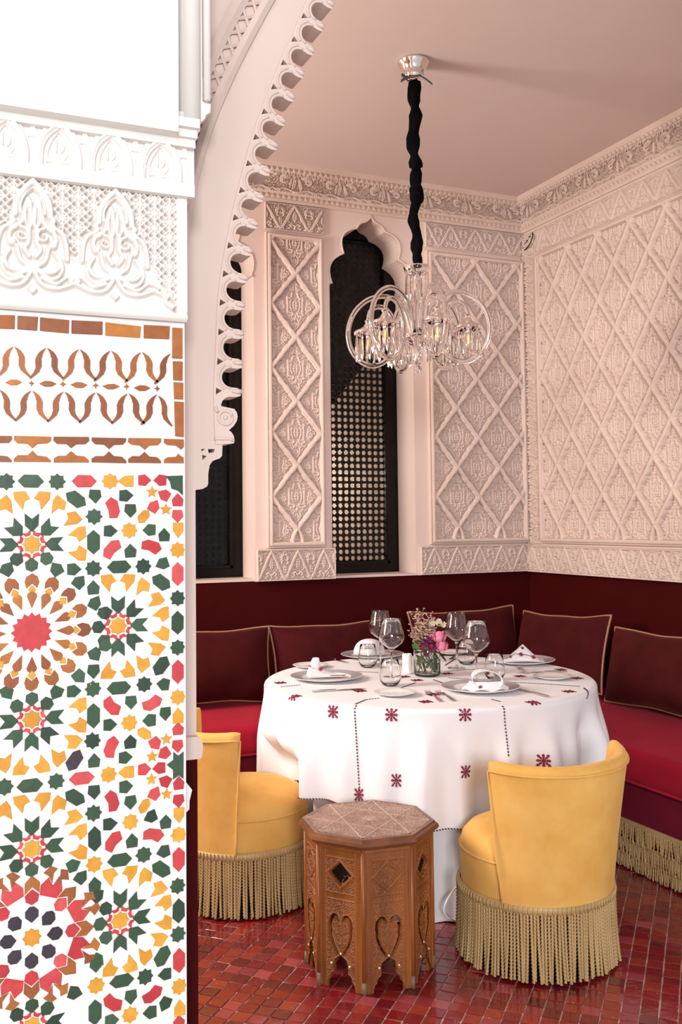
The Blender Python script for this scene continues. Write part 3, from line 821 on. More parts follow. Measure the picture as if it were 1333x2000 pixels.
# wall with the opening cut out
jx = A(383, 1200)[0]; jz = A(383, 957)[1]
corb = [A(*p) for p in [(383.5, 957), (396, 955), (405, 950), (407, 945), (407, 925), (410, 908), (416, 900), (430, 895), (434, 890), (435, 868)]]
right = [(2*XC-x, z) for x, z in reversed(corb)]
outline = [(XL, 0.0), (jx, 0.0), (jx, jz)]+corb[1:]+full[1:-1]+right[:-1]+[(2*XC-jx, jz), (2*XC-jx, 0.0), (XR+0.2, 0.0), (XR+0.2, CEIL+0.1), (XL, CEIL+0.1)]
tri1 = [A(393.5, 877), A(401, 877), A(394, 882)]; tri2 = [A(406.5, 877), A(420, 877), A(418, 884), A(408, 885)]; tri3 = [A(395, 888), A(404, 891), A(396, 899)]
wall_front = plate('wall_front', outline, [tri1, tri2, tri3], marc, 0.0, -0.34, M['plaster'])
wall_front['kind'] = 'structure'
# dado and its moulding on the arch wall
dz1 = A(383, 1478)[1]
for (a, b) in ((XL, jx+0.001), (2*XC-jx-0.001, XR+0.2)):
    d = MB(); d.box(a, b, YA-0.004, YA+0.345, 0.0, dz1); part('dado_panel', d, M['dado'], wall_front)
prof = [A(*p) for p in [(383, 1435), (387, 1440), (391, 1447), (391.5, 1452), (391, 1466), (389, 1475), (386, 1478)]]
mold = MB(); mold.prism([(XL, prof[0][1])]+[(XL, prof[-1][1])]+list(reversed(prof)), marc, -0.35, 0.022); part('dado_moulding', mold, M['plaster'], wall_front)
mold = MB(); mold.prism([(2*XC-x, z) for x, z in prof]+[(XR+0.2, prof[-1][1]), (XR+0.2, prof[0][1])], marc, -0.35, 0.022); part('dado_moulding', mold, M['plaster'], wall_front)

# scalloped fringe hanging inside the arch -------------------------------------
class Path2:
    def __init__(s, pts):
        s.p = np.array(pts); d = np.hypot(*np.diff(s.p, axis=0).T); s.a = np.concatenate([[0], np.cumsum(d)]); s.L = s.a[-1]
    def at(s, t):
        return np.array([np.interp(t, s.a, s.p[:, 0]), np.interp(t, s.a, s.p[:, 1])])
    def fr(s, t, n):
        """point at arc length t, n away from the plaster into the opening"""
        p = s.at(t); q = s.at(min(s.L, t+0.02))-s.at(max(0, t-0.02)); q = q/np.hypot(*q)
        return p+np.array([q[1], -q[0]])*n
ap = Path2(full)
t_first = 0.055                       # the lowest scallop sits above the scroll foot
# tooth tips measured on the photograph give the pitch along the curve
PITCHS = 0.0700
nsc = int((ap.L-2*t_first)/PITCHS)
pit = (ap.L-2*t_first)/nsc
def scallop(t0):
    """boundary of one bay from tooth to tooth, as (t, n) pairs"""
    p = pit; tip, cn, r = 0.064, 0.0385, 0.335*pit
    pts = [(t0-0.12*p, tip-0.002), (t0, tip), (t0+0.12*p, tip-0.003), (t0+0.165*p, tip-0.012)]
    for a in np.linspace(0, PI, 11):
        pts.append((t0+0.5*p-r*math.cos(a), cn-r*1.05*math.sin(a)))
    pts += [(t0+0.835*p, tip-0.012)]
    return pts
fr_out = [tuple(ap.fr(0.0, 0.0))]
bay = []
for k in range(nsc): bay += scallop(t_first+k*pit)
# foot: scroll and heel below the lowest bay
foot_px = [(435, 868), (456, 866), (457.5, 861), (456, 852), (452, 845), (446.5, 840.5), (456, 832), (462, 822), (463.5, 814), (462, 806), (457, 799)]
foot = [A(*p) for p in foot_px]
inner = foot+[tuple(ap.fr(t, n)) for t, n in bay]
foot_r = [(2*XC-x, z) for x, z in reversed(foot)]
outer = [tuple(ap.fr(t, -0.004)) for t in np.linspace(ap.L, 0, 240)]
# keep the bay points that lie above the scroll
zc_ = foot[-1][1]
inner = foot+[q for q in [tuple(ap.fr(t, n)) for t, n in bay] if not (q[1] < zc_+0.004)]+foot_r
FT = 0.062
spand = []
for k in range(1, nsc):
    t0 = t_first+k*pit
    if ap.at(t0)[1] > zc_+0.03: spand.append([tuple(ap.fr(t0+x*pit, n)) for x, n in ((-0.12, 0.0015), (0.12, 0.0015), (0.03, 0.0165))])
fringe = plate('scalloped_fringe', outer+inner, spand, marc, 0.004, -FT, M['plaster'], wall_front)
# raised double lips round every bay, notches between the teeth
for k in range(nsc):
    t0 = t_first+k*pit
    if ap.at(t0)[1] < zc_+0.004: continue
    for (r, n0, th) in ((0.0262, 0.0385, 0.0032), (0.0345, 0.0385, 0.0030)):
        mb = MB(); pts = []
        for a in np.linspace(-84 if r < 0.03 else -58, 84 if r < 0.03 else 58, 15):
            ar = math.radians(a)
            q = ap.fr(t0+0.5*pit+r*math.sin(ar), n0-r*math.cos(ar)*(1.03 if r < 0.03 else 0.98)); pts.append(marc(q[0], q[1], 0.0045))
        mb.tube(pts, th, 6, flat=1.0); part('scallop_lip', mb, M['plaster'], wall_front, True)
    if True:
        mb = MB(); mb.tube([marc(*ap.fr(t0+0.02*pit, 0.040), 0.0045), marc(*ap.fr(t0+0.03*pit, 0.052), 0.0055), marc(*ap.fr(t0+0.035*pit, 0.0625), 0.0045)], [0.003, 0.006, 0.0065], 6)
        part('tooth_bead', mb, M['plaster'], wall_front, True)
sc = A(439.5, 816)
mb = MB(); mb.tube([marc(sc[0]+0.0165*math.cos(a), sc[1]+0.0165*math.sin(a), 0.005) for a in np.linspace(0.3, 2*PI+0.1, 26)], 0.0040, 6)
mb.tube([marc(*A(*p), 0.005) for p in [(424, 806), (421, 800), (420, 795)]], 0.004, 6)
part('scroll', mb, M['plaster'], wall_front, True)
mb = MB(); mb.uvsphere(marc(sc[0], sc[1], 0.004), 0.006, 0.006, 0.006); part('scroll_eye', mb, M['plaster'], wall_front, True)
mb = MB(); mb.tube([marc(*A(*p), 0.004) for p in [(418, 857), (432, 857.5), (447, 857), (455, 861)]], 0.004, 6); part('heel_lip', mb, M['plaster'], wall_front, True)

# lattice border outside the plain band -----------------------------------------
t_in = [A(*p) for p in [(352, 470), (366, 380), (383, 310), (404, 240), (429, 180), (459, 115), (509, 20), (530, -15)]]
bp = Path2([tuple(p[:2]) for p in catmull(t_in, 6)]+[(0.93, 3.05), (1.10, 3.26), (1.30, 3.40), (1.42, 3.46)])
BWID = 0.044
strip = MB()
def rib2(mb, pts, h, w, d):
    mb.tube([marc(p[0], p[1], h) for p in pts], w, 4, flat=d)
fr = MB(); rib2(fr, [bp.fr(t, 0.004) for t in np.linspace(0, bp.L, 60)], 0.008, 0.0100, 1.3); part('border_rim', fr, M['plaster'], wall_front)
fr = MB(); rib2(fr, [bp.fr(t, -BWID-0.006) for t in np.linspace(0, bp.L, 60)], 0.008, 0.0130, 1.2); part('border_rim', fr, M['plaster'], wall_front)
nd = int(bp.L/0.043)
pd = bp.L/nd
for k in range(nd):
    for sg in (0, 1):
        mb = MB(); n0, n1 = (0, -BWID) if sg == 0 else (-BWID, 0)
        rib2(mb, [bp.fr(k*pd, n0), bp.fr(min((k+1)*pd, bp.L), n1)], 0.006, 0.0042, 1.0)
        part('border_rib', mb, M['plaster'], wall_front)

# ------------------------------------------------------------------ the tiled pier
px_r = Pp(361.5, 1200)[0]
pm = MB(); pm.box(XL-1.2, px_r, YP, YA+0.01, 0.0, Pp(100, 330)[1]+0.3)
wall_outer = struct('wall_outer', pm, M['plaster_white'])
def K(x, y): return abs(on_y(x+1, y, YP)[0]-on_y(x, y, YP)[0])
k_px = 1.0*(on_y(100, 1300, YP)[2]-on_y(100, 1400, YP)[2])/100
# carved frieze of niches (crop coordinates of the drawing: 3.333 per pixel)
def Q(cx, cy): return Pp(cx/3.333, 200+cy/3.333)
za0, za1 = Q(600, 540)[1], Q(600, 130)[1]
zb0, zb1 = Q(600, 1395)[1], Q(600, 545)[1]
xs0, xs1 = Pp(-40, 500)[0], Pp(361.5, 500)[0]
xfr = Pp(375, 330)[0]
fa = Relief(xs0, xfr, za0-0.01, za1+0.01, 300, 120)
fl = Relief(xs0, xfr, za0-0.01, za1+0.01, 300, 120)
rec = Relief(xs0, xfr, za0-0.01, za1+0.01, 300, 120)
niches = [((0, 0), None)]
# one niche measured, the others set at the same pitch on the plane
nc = [Q(375, 440)[0]+d for d in (-2*0, 0)]
c2, c3, c4 = Q(377, 460)[0], Q(710, 500)[0], Q(1033, 540)[0]
cs = [c2-(c3-c2), c2, c3, c4]
zb_ = Q(377, 445)[1]; zt_ = Q(377, 165)[1]; hN = zt_-zb_
for c in cs:
    hw = 0.041
    for sg in (-1, 1):
        fa.stroke([(c+sg*hw, zb_-0.006), (c+sg*hw*0.98, zb_+hN*0.35), (c+sg*hw*0.66, zb_+hN*0.72), (c, zb_+hN)], 0.0048, 1.0)
        fa.stroke([(c+sg*hw*0.86, zb_-0.006), (c+sg*hw*0.82, zb_+hN*0.35), (c+sg*hw*0.54, zb_+hN*0.66), (c, zb_+hN*0.90)], 0.0030, 0.92)
        fl.leaf((c+sg*0.002, zb_+hN*0.12), (c+sg*0.022, zb_+hN*0.42), 0.0105, 0.9, 0, bend=-0.6*sg)
        fl.stroke([(c, zb_+hN*0.08), (c+sg*0.012, zb_+hN*0.16), (c+sg*0.023, zb_+hN*0.12)], 0.0035, 0.8)
    fl.leaf((c, zb_+hN*0.30), (c, zb_+hN*0.76), 0.0150, 1.0, 0)
    fl.stroke([(c, zb_), (c, zb_+hN*0.3)], 0.003, 0.8)
    ii = []
    for t in np.linspace(0, 1, 9): ii.append((c-0.0235*math.cos(t*PI/2)**0.7 if t < 1 else c, zb_+hN*(0.08+0.68*t)))
    rec.poly([(c+0.0235, zb_+hN*0.08)]+[(2*c-x, z) for x, z in ii[1:-1]]+[(c, zb_+hN*0.80)]+list(reversed(ii[1:-1]))+[(c-0.0235, zb_+hN*0.08)], 1.0, 0.003)
for a, b in zip(cs, cs[1:]+[cs[-1]*2-cs[-2]]):
    m = (a+b)/2
    for dx, dz in ((-0.013, 0.0), (0.013, 0.0), (0.0, -0.026)):
        rec.poly([(m+dx-0.008, zt_-0.008+dz), (m+dx+0.008, zt_-0.008+dz), (m+dx, zt_-0.026+dz)], 1.0, 0.0025)
S, Z = grid(xs0, xfr, za0+0.008, za1-0.004, 0.0016)
hA = np.maximum(0.62, fa.sample(S, Z)); rc = rec.sample(S, Z); hL = 0.62*fl.sample(S, Z)
hA = hA*(1-rc)+hL*rc
fz = MB(); fz.box(xs0-0.6, xfr, YP-0.012, YA, za0, za1+0.05); frz = part('niche_frieze', fz, M['plaster_white'], wall_outer)
height_mesh('niche_carving', S, Z, 0.0005+0.030*hA, mpier, M['plaster_white'], frz)
# lattice and palmettes
RB = Relief(xs0, xs1, zb0, zb1, 330, 240); LT_ = Relief(xs0, xs1, zb0, zb1, 330, 240); SIL = Relief(xs0, xs1, zb0, zb1, 330, 240)
u_ = 0.3*k_px                                  # one drawing unit in metres
cA, cB = Q(205, 900)[0], Q(738, 950)[0]; zA = Q(205, 540)[1]; pitch_p = cB-cA
ztop = zA
def pal(c):
    def W(x, y): return (c+x*u_, ztop-y*u_)
    for s in (-1, 1):
        RB.stroke([W(s*112, 225), W(s*104, 140), W(s*62, 60), W(0, -8)], 20*u_, 0.95, groove=0.0)
        RB.stroke([W(s*78, 215), W(s*76, 150), W(s*44, 84), W(0, 40)], 7*u_, 1.0)
        RB.stroke([W(s*112, 225), W(s*136, 250), W(s*118, 272), W(s*150, 300)], 16*u_, 0.9)
        RB.leaf(W(s*16, 330), W(s*14, 80), 40*u_, 1.0, 0, bend=-0.45*s)
        RB.stroke([W(s*30, 120), W(s*52, 200), W(s*70, 270), W(s*118, 320)], 17*u_, 0.95)
        RB.spiral(W(s*70, 360), 46*u_, 1.25, 13*u_, 1.0, a0=PI/2, sgn=s)
        RB.stroke([W(s*130, 320), W(s*150, 370), W(s*136, 420)], 16*u_, 0.9)
        RB.dot(W(s*130, 412), 28*u_, 0.95)
        RB.stroke([W(s*24, 300), W(s*26, 400), W(s*50, 450), W(s*20, 500)], 15*u_, 0.9)
        RB.stroke([W(s*100, 440), W(s*80, 520), W(s*36, 560), W(0, 570)], 15*u_, 1.0)
        RB.stroke([W(s*146, 470), W(s*176, 540), W(s*120, 600), W(0, 575)], 14*u_, 0.95)
        RB.stroke([W(s*178, 500), W(s*190, 580), W(s*130, 640), W(s*10, 585)], 12*u_, 0.9)
        RB.stroke([W(0, 580), W(s*60, 680), W(s*150, 702), W(s*262, 660)], 15*u_, 1.0)
        RB.stroke([W(s*60, 640), W(s*150, 668), W(s*230, 615), W(s*300, 640)], 12*u_, 0.9)
        RB.stroke([W(s*150, 300), W(s*190, 330), W(s*215, 400), W(s*222, 500)], 16*u_, 0.85)
    RB.poly([W(0, 690), W(32, 720), W(0, 752), W(-32, 720)], 0.9, 6*u_)
    SIL.poly([W(-150, 235), W(-120, 120), W(-60, 30), W(0, -30), W(60, 30), W(120, 120), W(150, 235), W(150, 290), W(210, 320), W(235, 420), W(268, 500), W(300, 560), W(420, 800), W(-420, 800), W(-300, 560), W(-268, 500), W(-235, 420), W(-210, 320), W(-150, 290)], 1.0, 5*u_)
for c in (cA-pitch_p, cA, cB): pal(c)
# the last leaf runs out to the right edge
def W(x, y): return (cB+x*u_, ztop-y*u_)
RB.stroke([W(260, 660), W(330, 690), W(350, 740), W(392, 770)], 13*u_, 0.9)
st = 52*u_
for i in range(-12, 26):
    for j in range(-2, 16):
        cx, cz = xs0+i*st*1.0, zb1-j*st
        if SIL.sample(np.array(cx), np.array(cz)) > 0.9 or not (xs0-st < cx < xs1+st): continue
        LT_.stroke([(cx-st/2, cz-st/2), (cx+st/2, cz+st/2)], 6.5*u_, 1.0, smooth=False)
        LT_.stroke([(cx-st/2, cz+st/2), (cx+st/2, cz-st/2)], 6.5*u_, 1.0, smooth=False)
        if (i+2*j) % 4 == 0: LT_.stroke([(cx-st*0.9, cz), (cx+st*0.9, cz)], 8*u_, 1.0, smooth=False)
        if (i+2*j) % 4 == 2: LT_.stroke([(cx, cz-st*0.9), (cx, cz+st*0.9)], 8*u_, 1.0, smooth=False)
S, Z = grid(xs0, xs1, zb0, zb1, 0.0016)
sil = SIL.sample(S, Z); rb_ = RB.sample(S, Z); lt = LT_.sample(S, Z)
hB = np.where(sil > 0.5, 0.42+0.0*sil, 0.62*lt)
hB = np.maximum(hB, 0.42*sil); hB = np.maximum(hB, 0.42*(sil > 0.5)+0.58*rb_*(rb_ > 0.05))
xe = Pp(341, 480)[0]
eb = ss((S-xe)/0.004+0.5)
hB = hB*(1-eb)+0.62*eb
zt = zb0+0.020
hB = np.where(Z < zt, 0.42+0.30*np.sin(np.clip((Z-zb0)/0.020, 0, 1)*PI), hB)
height_mesh('palmette_carving', S, Z, 0.0005+0.030*hB, mpier, M['plaster_white'], wall_outer)
# ledges between, and the blocks above the pier
lg = MB(); z1 = Q(600, 520)[1]; lg.box(xs0-0.6, Pp(362, 380)[0]+0.012, YP-0.034, YA, z1-0.016, z1+0.012); part('ledge', lg, M['plaster_white'], wall_outer)
zu = Pp(200, 246)[1]
lg = MB()
for k, (dz, h) in enumerate(((-0.030, 0.030), (-0.012, 0.040), (0.006, 0.052))): lg.box(xs0-0.6, xfr+0.002*k, YP-h, YA, zu+dz, zu+dz+0.020)
part('ledge', lg, M['plaster_white'], wall_outer)
ub = MB(); ub.box(xs0-0.6, Pp(349, 150, 0.06)[0], YP-0.06, YA, on_y(200, 234, YP-0.06)[2], CEIL+0.05); part('upper_block', ub, M['plaster_white'], wall_outer)
co = MB(); x0, x1 = Pp(346, 120)[0], Pp(394, 120)[0]; zc0 = Pp(390, 258)[1]
co.prism([(x0, zc0), (Pp(390, 258)[0], zc0), (Pp(391, 240)[0], Pp(391, 240)[1]), (Pp(400, 232)[0], Pp(400, 232)[1]), (Pp(403, 224)[0], Pp(403, 224)[1]), (Pp(411, 220)[0], Pp(411, 220)[1]), (Pp(412, 203)[0], Pp(412, 203)[1]), (Pp(396, 198)[0], Pp(396, 198)[1]), (x1, CEIL+0.05), (x0, CEIL+0.05)], mpier, -0.06, 0.0)
part('half_column', co, M['plaster_white'], wall_outer)
ro = MB(); ro.tube([(Pp(402, 100)[0], YP-0.01, Pp(402, 200)[1]), (Pp(402, 100)[0], YP-0.01, CEIL+0.05)], 0.0085, 12); part('roll_moulding', ro, M['plaster_white'], wall_outer, True)
cu_ = MB(); cu_.tube([((x0+x1)/2, YP+0.010, Pp(370, 238)[1]), ((x0+x1)/2, YP+0.010, CEIL+0.05)], (x1-x0)/2, 20); part('column_shaft', cu_, M['plaster_white'], wall_outer, True)
br = MB(); br.prism([Pp(*p) for p in [(355, 1526), (363, 1526), (378, 1545), (373, 1566), (372.5, 1583), (364, 1592), (355, 1592)]], mpier, -0.10, -0.01); part('pier_bracket', br, M['plaster_white'], wall_outer)

# ------------------------------------------------------------------ zellige mosaic
zb = MB(); zb.box(xs0-0.6, px_r, YP-0.004, YP+0.01, 0.0, Pp(200, 611)[1]+0.0)
zell = part('zellige_panel', zb, M['z_white'], wall_outer, label='white glazed ground of the mosaic')
tile_no = [0]
def put(name, pts, mat, h=0.0035, inset=0.0011):
    """one cut tile: pts are (s, z) on the pier face"""
    mb = MB(); c = np.mean(np.array(pts), 0)
    P = np.array(pts)+RNG.normal(0, 0.00035, (len(pts), 2))
    area = 0.5*np.sum(P[:, 0]*np.roll(P[:, 1], -1)-np.roll(P[:, 0], -1)*P[:, 1])
    if area < 0: P = P[::-1]
    n = len(P)
    if P[:, 0].min() > px_r-0.004 or P[:, 0].max() < xs0: return
    P[:, 0] = np.minimum(P[:, 0], px_r-0.0015)
    F = c+(P-c)*(1-inset/np.maximum(1e-4, np.hypot(*(P-c).T)))[:, None]
    tilt = RNG.normal(0, 0.010, 2); h = h+RNG.normal(0, 0.0004)
    vs = [mpier(p[0], p[1], 0.0030) for p in P]+[mpier(p[0], p[1], h+0.0022) for p in P]
    vs += [mpier(p[0], p[1], h+0.0034+float((p-c)@tilt)) for p in F]
    fs = [(i, (i+1) % n, n+(i+1) % n, n+i) for i in range(n)]+[(n+i, n+(i+1) % n, 2*n+(i+1) % n, 2*n+i) for i in range(n)]
    # fan from the centre keeps star outlines clean
    vs.append(mpier(c[0], c[1], h+0.0036)); fs += [(2*n+i, 2*n+(i+1) % n, 3*n) for i in range(n)]
    mb.add(vs, fs)
    part(name, mb, M[mat], zell)
def loc(x, y, pts, ang=0.0, sc=1.0):
    c = Pp(x, y); ca, sa = math.cos(ang), math.sin(ang); k = k_px*sc
    return [(c[0]+(a*ca-b*sa)*k, c[1]+(a*sa+b*ca)*k) for a, b in pts]
STAR = [((16.8 if i % 2 == 0 else 12.9)*math.cos(PI*i/8), (16.8 if i % 2 == 0 else 12.9)*math.sin(PI*i/8)) for i in range(16)]
HEX = [(25, 0), (13, 12.5), (-13, 12.5), (-25, 0), (-13, -12.5), (13, -12.5)]
PENT = [(16, 0), (3, 12.5), (-12, 10.5), (-12, -10.5), (3, -12.5)]
BEAN = [(23, 3), (12, 13), (-10, 13), (-21, 4), (-18, -11), (-2, -8), (14, -12)]
DIAG = [(22, 5), (10, 14), (-14, 11), (-22, -5), (-10, -14), (14, -11)]
YTIP = [(20, 0), (4, 12.5), (-16, 12.5), (-16, -12.5), (4, -12.5)]
CM = {'g': 'z_green', 'r': 'z_red', 'y': 'z_yellow', 'b': 'z_brown', 'k': 'z_black'}
D2R = math.radians
def star(x, y, c, sc=1.0): put('star_tile', loc(x, y, STAR, 0, sc), CM[c])
def hexh(x, y, c): put('hexagon_tile', loc(x, y, HEX), CM[c])
def hexv(x, y, c): put('hexagon_tile', loc(x, y, HEX, PI/2), CM[c])
def diag(x, y, c, a): put('hexagon_tile', loc(x, y, DIAG, D2R(a), 0.74 if c == 'y' else 1.0), CM[c])
def pent(x, y, c, a): put('kite_tile', loc(x, y, PENT, D2R(a)), CM[c])
def bean(x, y, c, a, m=1): put('bent_tile', loc(x, y, [(p, q*m) for p, q in BEAN], D2R(a)), CM[c])
def ytip(x, y, a, sc=0.9): put('arrow_tile', loc(x, y, YTIP, D2R(a), sc), 'z_yellow')
def rose8(x, y, arrow_dirs, yellow_dirs, pent_dirs=()):
    put('star_tile', loc(x, y, [(p*1.1, q*1.1) for p, q in STAR]), 'z_yellow')
    for k in range(8):
        a = 22.5+45*k
        put('triangle_tile', loc(x, y, [(19.5, -5.0), (19.5, 5.0), (30, 10.0), (25.5, 0), (30, -10.0)], D2R(a), 0.95), 'z_red')
    for k in range(8):
        a = 45*k
        if a in arrow_dirs: put('fishtail_tile', loc(x, y, [(24.5, 0), (37, 12.8), (61, 13.5), (50, 0), (61, -13.5), (37, -12.8)], D2R(a)), 'z_green')
        elif a in pent_dirs: put('kite_tile', loc(x, y, [(24.5, 0), (35, 12.5), (48, 11), (53, 0), (48, -11), (35, -12.5)], D2R(a)), 'z_green')
        if a in yellow_dirs:
            for s in (-1, 1):
                put('arrow_tile', loc(x, y, [(103, s*35), (105, s*13), (91, s*3.5), (86, s*14), (69, s*17), (89, s*33)], D2R(a)), 'z_yellow')
all8 = [0, 45, 90, 135, 180, 225, 270, 315]
rose8(61.5, 1063.5, [0, 45, 90, 135, 180], [0, 45, 90, 135, 180], [225, 270, 315])
rose8(61.5, 1404.5, [0, 180, 225, 270, 315], [0, 180, 225, 270, 315], [45, 90, 135])
rose8(230, 1222.5, [0, 45, 90, 270, 315], [0, 45, 90, 270, 315], [135, 180, 225])
rose8(61.5, 1656.5, [0, 45, 90, 135, 180], [0, 45, 90, 135, 180], [225, 270, 315])
rose8(234, 1796.5, [0, 45, 90, 270, 315], [0, 45, 90, 270, 315], [135, 180, 225])
rose8(62, 2003, [0, 180, 225, 270, 315], [], [45, 90, 135])
# sixteen-petal rosette
x, y = 61.5, 1234.5
put('star_tile', loc(x, y, [((39 if i % 2 == 0 else 32)*math.cos(PI*i/16), (39 if i % 2 == 0 else 32)*math.sin(PI*i/16)) for i in range(32)]), 'z_red')
for k in range(16):
    a = D2R(22.5*k)
    put('petal_tile', loc(x, y, [(47, 0), (70, 9.6), (75, 8.0), (82, 0), (75, -8.0), (70, -9.6)], a), 'z_brown')
    put('lozenge_tile', loc(x, y, [(74, 0), (84, 7.8), (93, 0), (84, -7.8)], a, 0.99), 'z_yellow')
    put('petal_tile', loc(x, y, [(95, 0), (86.5, 10), (98, 13.8), (109, 10.5), (115, 0), (109, -10.5), (98, -13.8), (86.5, -10)], a), 'z_brown')
# ring of green kites round it
for (dx, dy, a) in ((48, 123, 120), (81, 123, 0), (92, 98, 50), (120, 86, 90), (123, 57, 60), (143, 38, 150), (123, -43, -60), (120, -75, -90), (92, -86, -50), (81, -115, 0), (48, -117, -120), (143, -26, -150)):
    for s in (1, -1): pent(61.5+s*dx, 1234.5-dy, 'g', a if s > 0 else 180-a)
# aubergine rosette
x, y = 61.5, 1829.5
star(x, y, 'y', 1.08)
for k in range(8):
    a = D2R(45*k)
    put('kite_tile', loc(x, y, [(28, 0), (38, 12), (50, 12.5), (58, 4), (58, -4), (50, -12.5), (38, -12)], a), 'z_black')
    put('kite_tile', loc(x, y, [(62, 0), (68, 11), (80, 13), (91, 0), (80, -13), (68, -11)], a), 'z_red')
    a2 = D2R(22.5+45*k)
    put('fishtail_tile', loc(x, y, [(80, -17), (78, 17), (96, 22), (113, 13), (100, 0), (113, -13), (96, -22)], a2), 'z_red')
for k in range(16):
    a = D2R(22.5*k)
    if k % 2 == 0: put('fishtail_tile', loc(x, y, [(95, 0), (82.5, 13.5), (103, 14), (118, 0), (103, -14), (82.5, -13.5)], a), 'z_brown')
    else:
        for s in (-1, 1): put('fishtail_tile', loc(x, y, [(104, s*1.5), (115.5, s*14.5), (118, s*26), (134, s*17), (133, s*3), (122, s*7)], a), 'z_brown')
for (dx, dy, a) in ((96, 106, 50), (128, 66, 40), (128, -60, -40)):
    for s in (1, -1): pent(61.5+s*dx, 1829.5-dy-0.12*dx*s, 'g', a if s > 0 else 180-a)
# the field between the rosettes
for args in ((12, 941, 'g'), (111, 941, 'g'), (214, 940, 'y'), (183, 1009, 'g'), (252, 1036, 'y'), (346, 1074, 'y'), (181.5, 1110, 'g'), (279, 1106, 'g'), (346, 1168, 'g'), (346, 1264, 'g'), (346.5, 1361, 'y'),
             (181, 1345, 'g'), (281, 1336, 'g'), (252, 1411, 'y'), (180, 1446, 'g'), (211, 1512, 'y'), (8, 1536, 'g'), (109, 1525, 'g'), (182, 1587, 'g'), (254, 1604, 'y'), (348, 1629, 'y'), (183, 1687, 'y'), (280, 1668, 'g'),
             (346, 1729, 'g'), (347, 1823, 'g'), (349, 1925, 'y'), (283, 1906, 'g'), (187, 1923, 'y'), (253, 1980, 'y')): star(*args)
for args in ((60, 940, 'g'), (164, 940, 'r'), (232, 1107, 'g'), (232, 1343, 'g'), (159, 1519, 'r'), (58, 1533, 'g'), (233, 1679, 'g'), (237, 1914, 'g'), (-40, 940, 'g')): hexh(*args)
for args in ((182, 1059, 'g'), (346, 1121, 'r'), (346, 1216, 'g'), (346.5, 1311, 'r'), (182, 1397, 'g'), (184, 1637, 'g'), (348, 1677, 'r'), (348, 1777, 'g'), (349, 1874, 'r'), (185, 1975, 'g')): hexv(*args)
for args in ((148, 975, 'g', -45), (280, 1009, 'y', 40), (314, 1137, 'g', -45), (314, 1300, 'g', 45), (145, 1484, 'k', 48), (281, 1432, 'y', -45), (146, 1556, 'g', -45), (281, 1573, 'y', 45), (314, 1696, 'g', -45), (316, 1866, 'g', 48)): diag(*args)
for args in ((185, 968, 'g', -90), (244, 968, 'g', 0), (254, 996, 'g', -90), (214, 1037, 'g', 0), (292, 1035, 'g', 180), (320, 1046, 'g', 90), (254, 1077, 'g', 90), (317, 1101, 'g', 200),
             (319, 1336, 'g', 170), (255, 1370, 'g', -90), (213, 1415, 'g', 0), (292, 1406, 'g', 180), (322, 1392, 'g', -90), (254, 1449, 'g', 90), (243, 1479, 'g', 0), (183, 1486, 'g', 90),
             (183, 1545, 'g', -90), (244, 1536, 'g', 0), (254, 1565, 'g', -90), (213, 1608, 'g', 0), (294, 1594, 'g', 200), (323, 1605, 'g', 90), (257, 1642, 'g', 90), (142, 1689, 'g', 20), (184, 1727, 'g', 90), (319, 1662, 'g', 190),
             (322, 1901, 'g', 180), (187, 1882, 'g', -90), (145, 1937, 'g', -20), (255, 1944, 'g', -90), (322, 1958, 'g', 240), (293, 1975, 'g', 180), (216, 1992, 'g', 0)): pent(*args)
for args in ((219, 993, 'r', 105, -1), (218, 1073, 'r', 48), (294, 1068, 'r', -20), (218, 1378, 'r', -48, -1), (296, 1372, 'r', 25, -1), (217, 1459, 'r', 70), (218, 1564, 'r', 105, -1), (221, 1643, 'r', 50), (298, 1630, 'r', -15), (220, 1956, 'r', -40, -1), (296, 1940, 'r', 30, -1)): bean(*args)
for args in ((246, 940, 180), (347, 1034, -90), (347, 1398, 90), (247, 1507, 180), (349, 1590, -90), (350, 1968, 90)): ytip(*args)
for args in ((280, 938, 0), (313, 938, 180), (320, 967, 150), (300, 989, 60), (346, 978, 90), (346, 1007, -90), (302, 1451, -60), (320, 1470, 210), (280, 1502, 0), (311, 1499, 180), (322, 1525, 150), (301, 1549, 60), (347, 1424, 90), (346, 1455, -90), (348, 1530, 90), (348, 1562, -90), (349, 1995, 90)):
    put('kite_tile', loc(args[0], args[1], PENT, D2R(args[2]), 0.96), 'z_red')
S5 = [((13 if i % 2 == 0 else 6)*math.cos(PI*i/5+PI/2), (13 if i % 2 == 0 else 6)*math.sin(PI*i/5+PI/2)) for i in range(10)]
for p in ((296, 961), (323, 995), (296, 1477), (324, 1443), (295, 1521), (325, 1550)): put('star_tile', loc(p[0], p[1], S5), 'z_yellow')
put('corner_tile', [Pp(*p) for p in [(356, 929), (356, 967), (346, 958), (334, 954), (331, 942), (322, 930)]], 'z_green')
put('corner_tile', [Pp(*p) for p in [(358, 1467), (358, 1520), (348, 1513), (337, 1522), (337, 1503), (324, 1493), (337, 1484), (338, 1468), (347, 1475)]], 'z_green')

